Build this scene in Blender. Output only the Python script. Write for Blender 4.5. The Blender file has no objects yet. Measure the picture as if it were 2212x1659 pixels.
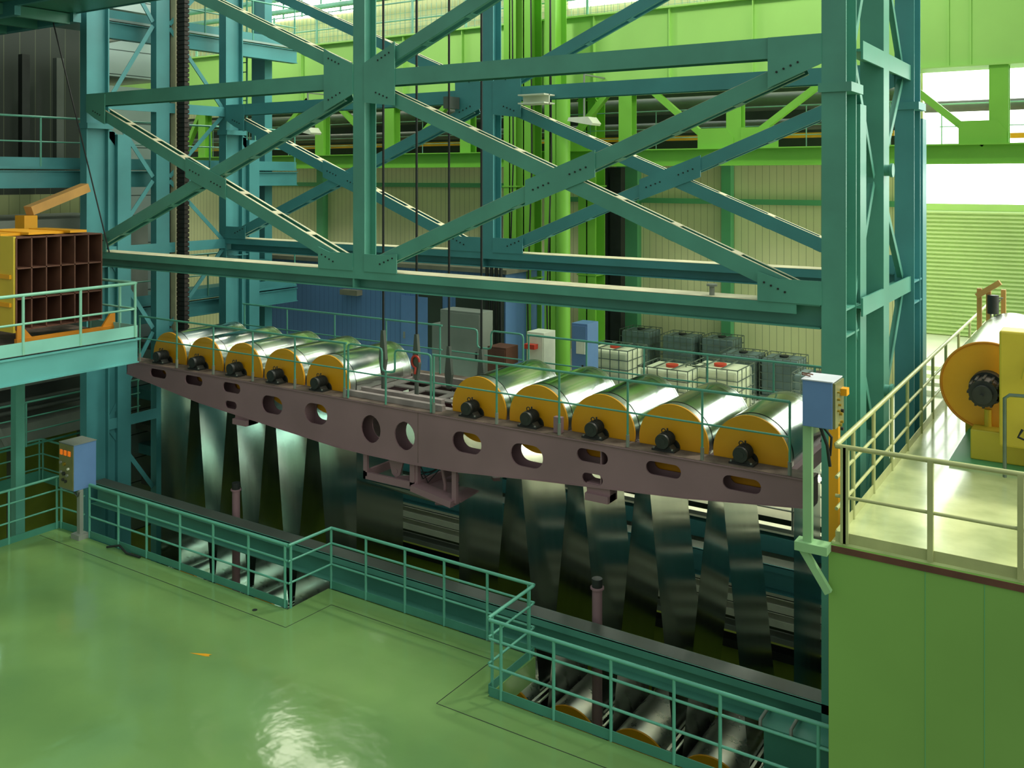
import bpy, math, random
from mathutils import Vector, Matrix
random.seed(7)
C = bpy.context.scene.collection
SC = bpy.context.scene
# ------------------------------------------------------------------ camera
FPX, CX, HY, CAMZ = 2020.0, 1106.0, 382.0, 7.5
YAW = math.radians(33.24)
cam = bpy.data.cameras.new('camera'); camo = bpy.data.objects.new('camera', cam); C.objects.link(camo)
camo.location = (0, 0, CAMZ); camo.rotation_euler = (math.pi/2, 0, YAW)
cam.sensor_width = 36; cam.lens = 36*FPX/2212; cam.shift_y = -(829.5-HY)/2212
cam.clip_start = .1; cam.clip_end = 300
SC.camera = camo
SC.view_settings.view_transform = 'Standard'; SC.view_settings.look = 'None'
SC.view_settings.gamma = 1; SC.view_settings.use_curve_mapping = False
SC.view_settings.exposure = -0.08
# ------------------------------------------------------------------ light
w = bpy.data.worlds.new('world'); SC.world = w; w.use_nodes = True
nt = w.node_tree; bg = nt.nodes['Background']
tc = nt.nodes.new('ShaderNodeTexCoord'); sx = nt.nodes.new('ShaderNodeSeparateXYZ'); cr = nt.nodes.new('ShaderNodeValToRGB')
nt.links.new(tc.outputs['Generated'], sx.inputs[0])
mr0 = nt.nodes.new('ShaderNodeMapRange'); mr0.inputs['From Min'].default_value = -1; nt.links.new(sx.outputs['Z'], mr0.inputs[0]); nt.links.new(mr0.outputs[0], cr.inputs[0])
cr.color_ramp.elements[0].position = .42; cr.color_ramp.elements[0].color = (.12, .14, .11, 1)
cr.color_ramp.elements[1].position = .56; cr.color_ramp.elements[1].color = (.66, .70, .58, 1)
e = cr.color_ramp.elements.new(.95); e.color = (.62, .76, .72, 1)
dt = nt.nodes.new('ShaderNodeVectorMath'); dt.operation = 'DOT_PRODUCT'; nt.links.new(tc.outputs['Generated'], dt.inputs[0])
dt.inputs[1].default_value = Vector((.80, .42, .42)).normalized()
mr1 = nt.nodes.new('ShaderNodeMapRange'); mr1.interpolation_type = 'SMOOTHSTEP'; mr1.inputs['From Min'].default_value = .35; mr1.inputs['From Max'].default_value = .95; nt.links.new(dt.outputs['Value'], mr1.inputs[0])
mxw = nt.nodes.new('ShaderNodeMixRGB'); nt.links.new(mr1.outputs[0], mxw.inputs[0]); nt.links.new(cr.outputs[0], mxw.inputs[1]); mxw.inputs[2].default_value = (3.4, 3.5, 3.0, 1)
nt.links.new(mxw.outputs[0], bg.inputs[0]); bg.inputs[1].default_value = 0.85
sun = bpy.data.lights.new('sun', 'SUN'); so = bpy.data.objects.new('sun', sun); C.objects.link(so)
sun.energy = 2.1; sun.angle = math.radians(7); sun.color = (1, .95, .80)
SUND = Vector((.38, .72, 1.05)).normalized()
so.rotation_euler = SUND.to_track_quat('Z', 'Y').to_euler()
# ------------------------------------------------------------------ placing helpers
V = (-math.sin(YAW), math.cos(YAW)); R = (math.cos(YAW), math.sin(YAW))
def ray(px):
    t = (px-CX)/FPX; return (V[0]+t*R[0], V[1]+t*R[1])
def aty(px, py, y):
    r = ray(px); D = y/r[1]; return Vector((D*r[0], y, CAMZ-(py-HY)/FPX*D))
def atx(px, py, x):
    r = ray(px); D = x/r[0]; return Vector((x, D*r[1], CAMZ-(py-HY)/FPX*D))
def atz(px, py, z):
    D = (CAMZ-z)*FPX/(py-HY); r = ray(px); return Vector((D*r[0], D*r[1], z))
# ------------------------------------------------------------------ materials
def lin(c): return tuple((v/255/12.92 if v/255 <= .04045 else ((v/255+.055)/1.055)**2.4) for v in c)
def mat(name, rgb, rough=.5, metal=0, var=.12, scale=2.0, bump=0, bscale=20, coat=0, dirt=None, emis=None, estr=0, stretch=None):
    m = bpy.data.materials.new(name); m.use_nodes = True; n = m.node_tree.nodes; l = m.node_tree.links
    b = n['Principled BSDF']; b.inputs['Roughness'].default_value = rough; b.inputs['Metallic'].default_value = metal
    b.inputs['Coat Weight'].default_value = coat; b.inputs['Coat Roughness'].default_value = .08
    c = lin(rgb)
    t = n.new('ShaderNodeTexCoord'); mp = n.new('ShaderNodeMapping'); l.new(t.outputs['Object'], mp.inputs[0])
    if stretch: mp.inputs['Scale'].default_value = stretch
    nz = n.new('ShaderNodeTexNoise'); nz.inputs['Scale'].default_value = scale; nz.inputs['Detail'].default_value = 5
    l.new(mp.outputs[0], nz.inputs['Vector'])
    rp = n.new('ShaderNodeValToRGB'); l.new(nz.outputs[0], rp.inputs[0])
    rp.color_ramp.elements[0].position = .32; rp.color_ramp.elements[1].position = .68
    d = dirt and lin(dirt) or tuple(v*(1-var*1.6) for v in c)
    rp.color_ramp.elements[0].color = (*d, 1); rp.color_ramp.elements[1].color = (*[min(1, v*(1+var)) for v in c], 1)
    l.new(rp.outputs[0], b.inputs['Base Color'])
    mr = n.new('ShaderNodeMapRange'); l.new(nz.outputs[0], mr.inputs[0])
    mr.inputs['To Min'].default_value = max(0, rough*.85); mr.inputs['To Max'].default_value = min(1, rough*1.15)
    l.new(mr.outputs[0], b.inputs['Roughness'])
    if bump:
        n2 = n.new('ShaderNodeTexNoise'); n2.inputs['Scale'].default_value = bscale; l.new(mp.outputs[0], n2.inputs['Vector'])
        bp = n.new('ShaderNodeBump'); bp.inputs['Strength'].default_value = bump; bp.inputs['Distance'].default_value = .02
        l.new(n2.outputs[0], bp.inputs['Height']); l.new(bp.outputs[0], b.inputs['Normal'])
    if emis:
        b.inputs['Emission Color'].default_value = (*lin(emis), 1); b.inputs['Emission Strength'].default_value = estr
    return m
def ribbed(name, rgb, period, axis=0, groove=(60, 70, 40), width=.06, rough=.55, metal=0, var=.08):
    """sheet cladding: pressed seams every `period` metres"""
    m = mat(name, rgb, rough, metal, var, .35); n = m.node_tree.nodes; l = m.node_tree.links; b = n['Principled BSDF']
    src = b.inputs['Base Color'].links[0].from_socket
    t = n.new('ShaderNodeTexCoord'); s = n.new('ShaderNodeSeparateXYZ'); l.new(t.outputs['Object'], s.inputs[0])
    d = n.new('ShaderNodeMath'); d.operation = 'DIVIDE'; l.new(s.outputs[axis], d.inputs[0]); d.inputs[1].default_value = period
    f = n.new('ShaderNodeMath'); f.operation = 'FRACT'; l.new(d.outputs[0], f.inputs[0])
    q = n.new('ShaderNodeMath'); q.operation = 'LESS_THAN'; l.new(f.outputs[0], q.inputs[0]); q.inputs[1].default_value = width
    mx = n.new('ShaderNodeMixRGB'); l.new(q.outputs[0], mx.inputs[0]); l.new(src, mx.inputs[1]); mx.inputs[2].default_value = (*lin(groove), 1)
    l.new(mx.outputs[0], b.inputs['Base Color'])
    return m
M = {}
M['teal'] = mat('teal_paint', (80, 148, 130), .42, 0, .08, 1.2, .03, 60)
M['tealb'] = mat('blue_teal_tone', (72, 142, 146), .42, 0, .08, 1.0, .03, 60)  # on the left tower end this tone stands for bluish light
M['rail'] = mat('rail_paint', (88, 160, 138), .35, 0, .06, 3)
M['toe'] = mat('toe_board_paint', (64, 132, 112), .4, 0, .08, 2)
M['pale_rail'] = mat('pale_yellow_green_paint', (172, 178, 122), .4, 0, .08, 3)
M['pink'] = mat('mauve_primer', (142, 112, 118), .6, 0, .08, .8, .05, 40)
M['deck'] = mat('dusty_deck', (112, 96, 84), .8, 0, .2, 3, .2, 30, dirt=(70, 58, 50))
M['deckpale'] = mat('dusty_pale_deck', (150, 140, 136), .8, 0, .15, 3, .2, 30)
M['yellow'] = mat('amber_paint', (226, 160, 22), .4, 0, .05, 1.5)
M['yellowg'] = mat('machine_yellow_paint', (206, 184, 58), .42, 0, .06, 1.5)
M['black'] = mat('black_motor_paint', (38, 42, 40), .5, 0, .2, 9, .1, 40)
M['rope'] = mat('greased_rope', (22, 26, 26), .6, 0, .2, 40)
M['steel'] = mat('bright_strip_steel', (212, 218, 212), .17, 1, .03, .8, .006, 3, stretch=(1, 8, 1))
M['drum'] = mat('ground_drum_steel', (190, 196, 190), .28, 1, .05, 3)
M['dark'] = mat('dark_steel', (38, 44, 40), .6, .3, .2, 3)
M['brown'] = mat('rusty_brown_primer', (98, 62, 46), .7, 0, .2, 2, .1, 20)
M['paleorange'] = mat('faded_orange_paint', (205, 155, 85), .55, 0, .08, 2)
M['cyan'] = mat('bright_teal_paint', (96, 172, 168), .42, 0, .06, 1)
M['toec'] = mat('pale_teal_paint', (132, 198, 182), .42, 0, .06, 1)
M['orange'] = mat('orange_paint', (206, 134, 30), .5, 0, .08, 2)
M['green'] = mat('grass_green_paint', (124, 190, 66), .45, 0, .06, .5)
M['girder'] = mat('light_girder_green', (160, 212, 108), .5, 0, .05, .4)
M['railpale'] = mat('pale_mint_paint', (135, 196, 170), .4, 0, .06, 3)
M['greenp'] = mat('pale_green_panel', (170, 215, 130), .5, 0, .05, .4)
M['stanchion'] = mat('mint_green_paint', (92, 170, 118), .5, 0, .06, .6)
M['wallg'] = mat('green_wall_paint', (122, 168, 80), .55, 0, .05, .5, .03, 3)
M['beige'] = ribbed('beige_cladding', (232, 230, 178), .22, 0, (158, 162, 112), .06)
M['beigef'] = mat('beige_plain', (190, 195, 140), .6)
M['officeblue'] = ribbed('blue_office_cladding', (86, 124, 168), .2, 0, (48, 74, 110), .05)
M['office_roof'] = mat('office_roof_sheet', (120, 120, 100), .7)
M['silver'] = ribbed('silver_cladding', (150, 168, 165), .75, 2, (60, 75, 72), .04, .4, .5)
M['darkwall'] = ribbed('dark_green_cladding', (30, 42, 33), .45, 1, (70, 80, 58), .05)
M['darkback'] = mat('dark_backing', (40, 54, 40), .7)
M['shutter'] = mat('shutter_green', (190, 216, 158), .5, 0, .05, .5)
M['plat'] = mat('platform_floor_paint', (206, 214, 158), .22, 0, .1, 1.3, .03, 8, coat=.3, dirt=(168, 180, 128))
M['concrete'] = mat('back_floor_paint', (226, 230, 206), .5, 0, .06, .6)
M['pitfloor'] = mat('pit_floor_paint', (140, 158, 56), .5, 0, .2, .6, coat=.1)
M['blue'] = mat('blue_box_paint', (96, 132, 178), .4, 0, .04, 2)
M['boxtop'] = mat('pale_box_top', (200, 205, 212), .5, 0, .06, 3)
M['panel'] = mat('olive_panel_face', (112, 116, 72), .45, 0, .1, 4)
M['lamp'] = mat('orange_button', (235, 120, 30), .3, emis=(255, 120, 20), estr=.35)
M['white'] = mat('white_plastic', (222, 226, 205), .5, 0, .05, 3)
M['grey'] = mat('grey_paint', (130, 138, 128), .5, 0, .1, 1)
M['greyd'] = mat('dim_grey_paint', (84, 92, 84), .5, 0, .12, 1)
M['cage'] = mat('galvanised_tube', (110, 125, 115), .4, .7, .1, 4)
M['tote'] = mat('milky_tote_plastic', (214, 222, 186), .45, 0, .05, 2)
M['toted'] = mat('slate_tote_plastic', (96, 118, 116), .5, 0, .1, 2)
M['red'] = mat('red_plastic', (196, 60, 40), .4)
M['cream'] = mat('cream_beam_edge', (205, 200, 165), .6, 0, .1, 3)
M['chain'] = mat('cable_chain', (40, 32, 28), .6, 0, .3, 12)
M['post'] = mat('pale_green_post', (140, 185, 132), .45, 0, .06, 2)
M['brass'] = mat('brass', (190, 160, 70), .3, .8)
M['pipe'] = mat('grey_pipe', (84, 92, 86), .5)
M['mesh'] = mat('pale_mesh_wire', (120, 175, 155), .5)
M['pallet'] = mat('pale_wood', (190, 150, 100), .7, 0, .2, 4)
def glowmat(name, rgb, s):
    m = bpy.data.materials.new(name); m.use_nodes = True; n = m.node_tree.nodes; b = n['Principled BSDF']
    b.inputs['Base Color'].default_value = (.8, .8, .8, 1); b.inputs['Emission Color'].default_value = (*lin(rgb), 1)
    b.inputs['Emission Strength'].default_value = s; return m
M['daylight'] = glowmat('daylit_glazing', (246, 255, 246), 5)
M['glare_glow'] = glowmat('added_glare_glazing', (255, 250, 228), 15)  # glow of the added pane that makes the floor glare
M['tubec'] = glowmat('cool_fill_tube_glow', (205, 255, 238), 16)
M['tube'] = glowmat('fill_tube_glow', (255, 250, 225), 24)
def floor_mat():
    m = mat('green_epoxy_floor', (114, 150, 86), .12, 0, .05, .45, 0, coat=0, dirt=(104, 142, 84))
    n = m.node_tree.nodes; l = m.node_tree.links; b = n['Principled BSDF']
    b.inputs['Specular IOR Level'].default_value = .6
    t = n.new('ShaderNodeTexCoord')
    a = n.new('ShaderNodeTexNoise'); a.inputs['Scale'].default_value = 1.8; a.inputs['Detail'].default_value = 3; l.new(t.outputs['Object'], a.inputs['Vector'])
    bp = n.new('ShaderNodeBump'); bp.inputs['Strength'].default_value = .45; bp.inputs['Distance'].default_value = .02
    l.new(a.outputs[0], bp.inputs['Height']); l.new(bp.outputs[0], b.inputs['Normal'])
    return m
M['floor'] = floor_mat()
# ------------------------------------------------------------------ mesh building
class MB:
    def __init__(s): s.v = []; s.f = []; s.sm = []; s.mi = []; s.cur = 0
    def add(s, vs, fs, sm=False):
        o = len(s.v); s.v += [tuple(v) for v in vs]; s.f += [tuple(i+o for i in f) for f in fs]; s.sm += [sm]*len(fs); s.mi += [s.cur]*len(fs); return s
    def use(s, k): s.cur = k; return s
    def box(s, x0, x1, y0, y1, z0, z1):
        if x0 > x1: x0, x1 = x1, x0
        if y0 > y1: y0, y1 = y1, y0
        if z0 > z1: z0, z1 = z1, z0
        return s.add([(x0,y0,z0),(x1,y0,z0),(x1,y1,z0),(x0,y1,z0),(x0,y0,z1),(x1,y0,z1),(x1,y1,z1),(x0,y1,z1)],
              [(3,2,1,0),(4,5,6,7),(0,1,5,4),(1,2,6,5),(2,3,7,6),(3,0,4,7)])
    def bar(s, p, q, w, h, up=(0, 0, 1), off=(0, 0)):
        """rectangular bar p->q, w sideways, h along up; off shifts (side, up)"""
        p = Vector(p); q = Vector(q); d = (q-p).normalized(); up = Vector(up)
        sd = d.cross(up)
        if sd.length < 1e-4: sd = d.cross(Vector((0, 1, 0)))
        sd.normalize(); u = sd.cross(d).normalized()
        c = []
        for a in (p, q):
            for (i, j) in ((-1,-1),(1,-1),(1,1),(-1,1)):
                c.append(a+sd*(off[0]+i*w/2)+u*(off[1]+j*h/2))
        return s.add(c, [(3,2,1,0),(4,5,6,7),(0,1,5,4),(1,2,6,5),(2,3,7,6),(3,0,4,7)])
    def cyl(s, p, q, r, n=12, r2=None, cap=True):
        p = Vector(p); q = Vector(q); d = (q-p).normalized(); a = Vector((0, 0, 1)) if abs(d.z) < .9 else Vector((1, 0, 0))
        u = d.cross(a).normalized(); v = d.cross(u); r2 = r if r2 is None else r2
        vs = [p+(u*math.cos(t)+v*math.sin(t))*r for t in [2*math.pi*i/n for i in range(n)]] + \
             [q+(u*math.cos(t)+v*math.sin(t))*r2 for t in [2*math.pi*i/n for i in range(n)]]
        s.add(vs, [(i, i+n, (i+1) % n+n, (i+1) % n) for i in range(n)], True)
        if cap: s.add(vs, [tuple(range(n)), tuple(range(2*n-1, n-1, -1))])
        return s
    def tube(s, pts, r, n=8):
        pts = [Vector(p) for p in pts]; rings = []
        for i, p in enumerate(pts):
            d = (pts[min(i+1, len(pts)-1)]-pts[max(i-1, 0)]).normalized()
            if i == 0: u = d.cross(Vector((0, 0, 1)) if abs(d.z) < .9 else Vector((1, 0, 0))).normalized()
            else: u = (u-d*u.dot(d)).normalized()
            v = d.cross(u); rings.append([p+(u*math.cos(t)+v*math.sin(t))*r for t in [2*math.pi*k/n for k in range(n)]])
        vs = [q for g in rings for q in g]; fs = []
        for i in range(len(pts)-1):
            for k in range(n): fs.append((i*n+k, i*n+(k+1) % n, (i+1)*n+(k+1) % n, (i+1)*n+k))
        s.add(vs, fs, True); s.add(vs, [tuple(range(n-1, -1, -1)), tuple(range((len(pts)-1)*n, len(pts)*n))]); return s
    def prism(s, poly, axis, a, b):
        """polygon extruded along axis (0,1,2); poly in the two other axes in order"""
        def P(u, v, w): return [(w, u, v), (u, w, v), (u, v, w)][axis]
        n = len(poly); vs = [P(u, v, a) for u, v in poly]+[P(u, v, b) for u, v in poly]
        s.add(vs, [tuple(range(n)), tuple(range(2*n-1, n-1, -1))]+[(i, (i+1) % n, (i+1) % n+n, i+n) for i in range(n)]); return s
    def build(s, name, m, parent=None, bevel=0):
        me = bpy.data.meshes.new(name)
        off = Vector((0, 0, 0)); p = parent
        while p is not None: off += p.location; p = p.parent
        me.from_pydata([tuple(Vector(v)-off) for v in s.v], [], s.f)
        me.polygons.foreach_set('use_smooth', s.sm); me.polygons.foreach_set('material_index', s.mi); me.update()
        import bmesh
        b = bmesh.new(); b.from_mesh(me); bmesh.ops.remove_doubles(b, verts=b.verts, dist=1e-5) if not any(s.sm) else None
        bmesh.ops.recalc_face_normals(b, faces=b.faces); b.to_mesh(me); b.free()
        for mm in (m if isinstance(m, (list, tuple)) else [m]): me.materials.append(M[mm] if isinstance(mm, str) else mm)
        o = bpy.data.objects.new(name, me); C.objects.link(o); o.parent = parent
        if bevel:
            md = o.modifiers.new('bevel', 'BEVEL'); md.width = bevel; md.segments = 2; md.limit_method = 'ANGLE'
        return o
def thing(name, label, cat, loc=(0, 0, 0), group=None):
    o = bpy.data.objects.new(name, None); C.objects.link(o); o.location = loc; o.empty_display_size = .2
    return tag(o, label, cat, group)
def tag(o, label, cat, group=None):
    o['label'] = label; o['category'] = cat
    if group: o['group'] = group
    return o
def struct(o): o['kind'] = 'structure'; return o
def dup(root, loc, label, rz=None):
    r = root.copy(); C.objects.link(r); r.location = loc; r['label'] = label
    if rz is not None: r.rotation_euler = (0, 0, rz)
    for ch in list(root.children):
        c = ch.copy(); C.objects.link(c); c.parent = r
        for g in list(ch.children):
            d = g.copy(); C.objects.link(d); d.parent = c
    return r
def B(*a): return MB().box(*a)
for k, x in enumerate((-27, -17, -7)):
    t = thing('added_fill_lamp', ('left', 'middle', 'right')[k]+' of three added unseen fill lamps above the back bay', 'lamp', (x, 19, 16))  # unseen lamps added to brighten the back wall, girder and door
    MB().cyl((x, 19, 16.02), (x, 19, 16.5), .8, 24, .25).cyl((x, 19, 16.5), (x, 19, 17.5), .03, 6).build('shade', 'cage', t)
    L = bpy.data.lights.new('lamp', 'AREA'); L.shape = 'DISK'; L.size = 1.5; L.energy = 480; L.color = (1, 1, .88)
    o = bpy.data.objects.new('lamp_light', L); C.objects.link(o); o.parent = t; o.location = (0, .1, -.05)
    o.rotation_euler = (Vector((x, 19, 16))-Vector((x+1, 28, 7))).to_track_quat('Z', 'Y').to_euler()
# ================================================================== THE HALL
EDGE = [(-19.1, 11.42), (-12.14, 11.42), (-12.14, 12.42), (-7.7, 12.42), (-7.7, 11.1), (-2.83, 11.1)]
fl = MB().prism([(-2.83, 2), (-19.1, 2)]+EDGE, 2, -.35, 0).build('floor', 'floor'); struct(fl)
jl = MB()
JP = [(-19.0, 10.95), (-11.68, 10.95), (-11.63, 11.97), (-8.2, 11.97), (-8.2, 10.55), (-2.84, 10.6)]
for a, b_ in zip(JP, JP[1:]): jl.bar((*a, .001), (*b_, .001), .012, .002)
jl.build('joint_line', 'dark', fl)
dr = MB().cyl((-12.6, 11.1, 0), (-12.6, 11.1, .004), .045, 20).build('drain_plug', 'dark'); tag(dr, 'small round dark plug set flush in the green floor beside the thin joint line', 'drain')
struct(B(-2.83, 9, 11.05, 30, 2.95, 3.3).build('floor_platform', 'plat'))
pw = struct(B(-2.85, 9, 11.0, 11.2, -3.6, 3.27).build('wall_platform_front', 'wallg'))
s_ = MB()
for px in (1998, 2126):
    p = aty(px, 1400, 11.0); s_.box(p.x, p.x+.006, 10.997, 11.0, -3, 3.2)
s_.build('wall_seam', 'stanchion', pw)
struct(B(-2.5, -2.3, 11.2, 30, -3.6, 2.95).build('wall_platform_side', 'beigef'))
for x0, x1, lb, tm in ((-19.2, -14.6, 'left', 'tubec'), (-9.3, -3.6, 'right', 'tube')):
    t = thing('added_tube_lamp', f'{lb} added long fill tube lamp behind the strips under the back floor edge', 'lamp', (x0, 18.9, 1.75))  # tubes added out of sight to brighten the strips and pit back
    MB().box(x0, x1, 18.1, 18.2, 1.78, 1.86).build('lamp_body', 'white', t); MB().cyl((x0+.1, 18.15, 1.74), (x1-.1, 18.15, 1.74), .035, 10).build('tube', tm, t)
    for x in (x0+.5, x1-.5): MB().box(x, x+.05, 18.15, 19.2, 1.8, 1.84).box(x, x+.05, 19.15, 19.2, 1.3, 1.84).build('lamp_arm', 'white', t)
for k, (z, d, m) in enumerate(((1.5, .12, 'teal'), (.35, .3, 'teal'), (-.3, .08, 'grey'), (-.7, .35, 'teal'), (-1.4, .1, 'grey'), (-2.2, 1.0, 'pitfloor'))):
    tag(B(-2.62, -2.51, 11.25, 24, z, z+d).build('side_girt', m), ['topmost', 'second', 'third', 'fourth', 'fifth', 'lowest'][k]+' of the level girts under the raised platform', 'girt', 'girts under the platform')
struct(B(-2.86, 9, 10.985, 11.0, 3.2, 3.27).build('trim_platform', 'brown'))
struct(B(-60, -2.86, 11.0, 45, -4.2, -3.6).build('floor_pit', 'pitfloor'))
struct(B(-19.3, -2.86, 10.6, 11.0, -3.6, -.35).build('wall_pit_front', 'wallg'))
struct(B(-24.5, -2.65, 19.2, 38, 1.3, 1.6).build('floor_back', 'concrete'))
struct(B(-45, -4.7, 28, 28.3, -3.6, 18.6).build('wall_back', 'beige'))
# wall framing on the back wall
for px, w_ in ((1573, .3), (1360, .75), (698, .35)):
    p = aty(px, 500, 27.9); struct(B(p.x-w_/2, p.x+w_/2, 27.7, 28, 1.6, 8.6).build('trim_1', 'stanchion'))
p = aty(1600, 436, 27.8); struct(B(-16, -4.7, 27.8, 28, p.z-.08, p.z+.08).build('trim_2', 'stanchion'))
p = aty(800, 399, 27.8); struct(B(-32, -16, 27.85, 28, p.z-.08, p.z+.08).build('trim_3', 'stanchion'))
# far wall with shutter door and glazing, right
struct(B(-12, 30, 38, 38.3, -3.6, 1.6).build('wall_far', 'greenp'))
struct(B(-12, 30, 38, 38.3, 6.25, 6.5).build('wall_far_lintel', 'greenp'))
struct(B(-12, 30, 38.1, 38.2, 6.5, 18.6).build('window_1', 'daylight'))  # upper part is unseen glazing added to whiten the rollers
struct(B(-16, -5.2, 27.94, 27.99, 13.3, 18.3).build('added_clerestory', 'daylight'))  # glowing clerestory added to whiten the roller reflections
sh = MB(); z = 1.6; pr_ = []
while z < 6.25:
    pr_ += [(38.0, z), (37.9, z+.05), (37.9, z+.10), (38.0, z+.145)]; z += .15
pr_ += [(38.1, 6.25), (38.1, 1.6)]
MB().prism(pr_, 0, -8, 20).build('door_1', 'shutter')['kind'] = 'structure'
struct(B(-12, -8, 38, 38.3, 1.6, 6.25).build('wall_far_left', 'greenp'))
# ================================================================== THE LOOPER TOWER
T = thing('steel_tower', 'tall teal steel frame tower with crossed braces standing over the strip rollers', 'steel frame', (-12.1, 15.3, -3.6))
ZU0, ZU1, ZL0, ZL1 = 9.19, 9.49, 5.40, 5.72
YF, YB = 13.2, 17.35
TOP = 14.5
def bolts(b, pts, r=.016):
    b.use(1)
    for p in pts: b.cyl((p[0], p[1]+.001, p[2]), (p[0], p[1]-.014, p[2]), r, 6)
    return b.use(0)
def column(x0, x1, y, z0, z1, wide, m='teal', cap=8.67):
    b = MB(); w = x1-x0; xc = (x0+x1)/2
    b.box(x0, x1, y, y+.03, z0, z1); b.box(xc-.02, xc+.02, y+.03, y+.57, z0, z1); b.box(x0, x1, y+.57, y+.6, z0, z1)
    o = b.build('column', m, T)
    if wide:
        g = MB().box(x0, x1, y+.83, y+1.2, z0, cap-.12)
        g.box(xc-.02, xc+.02, y+.6, y+.83, z0, cap-.05)
        g.prism([(y+.6, cap-.12), (y+.6, cap), (y+.72, cap), (y+1.2, cap-.12-.2), (y+1.2, cap-.4), (y+.83, cap-.4)], 0, xc-.02, xc+.02)
        g.build('guide_rail', m, o)
        MB().box(x0-.04, x1+.08, y-.03, y+.66, cap, cap+.13).build('cap_plate', m, o)
        s = MB()
        for z in (ZL1-.05, ZL0-.1): s.box(x0+.01, x1-.01, y+.03, y+.8, z-.015, z+.015)
        s.build('stiffener', m, o)
    return o
def small_column(x0, x1, y, z0, z1, m='teal'):
    b = MB(); b.box(x0, x1, y, y+.02, z0, z1); b.box((x0+x1)/2-.012, (x0+x1)/2+.012, y+.02, y+.31, z0, z1); b.box(x0, x1, y+.31, y+.33, z0, z1)
    return b.build('column', m, T)
def brace(p, q, y, m, wd=.24, bat=True, name='diagonal_brace'):
    """pair of channels back to back with batten plates between"""
    p = Vector((p[0], y, p[1])); q = Vector((q[0], y, q[1])); d = (q-p); L = d.length; d.normalize()
    up = Vector((-d.z, 0, d.x));  up = up if up.z > 0 else -up
    b = MB()
    for (yy, s) in ((.0, 1), (.26, -1)):
        o = Vector((0, yy, 0)); b.use(0).bar(p+o, q+o, .012, wd, up)
        for e in (-1, 1):
            o2 = Vector((0, yy+s*.03, 0))+up*e*(wd/2-.006); b.use(0).bar(p+o2, q+o2, .06, .012, up)
        o2 = Vector((0, yy+s*.03, 0))+up*(wd/2+.002); b.use(1).bar(p+o2, q+o2, .06, .004, up)  # cream top lips: pale dust plus sunlight put into the colour
    if bat:
        n = max(2, int(L/.95))
        for k in range(1, n):
            a = p+d*(L*k/n)+Vector((0, .13, 0))
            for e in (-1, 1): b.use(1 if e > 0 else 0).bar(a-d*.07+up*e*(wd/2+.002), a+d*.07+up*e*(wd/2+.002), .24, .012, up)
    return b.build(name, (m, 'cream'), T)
def gusset(poly, y, m, bl=()):
    return bolts(MB().prism(poly, 1, y-.02, y), [(x, y-.02, z) for x, z in bl]).build('gusset_plate', (m, 'dark'), T)
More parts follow.
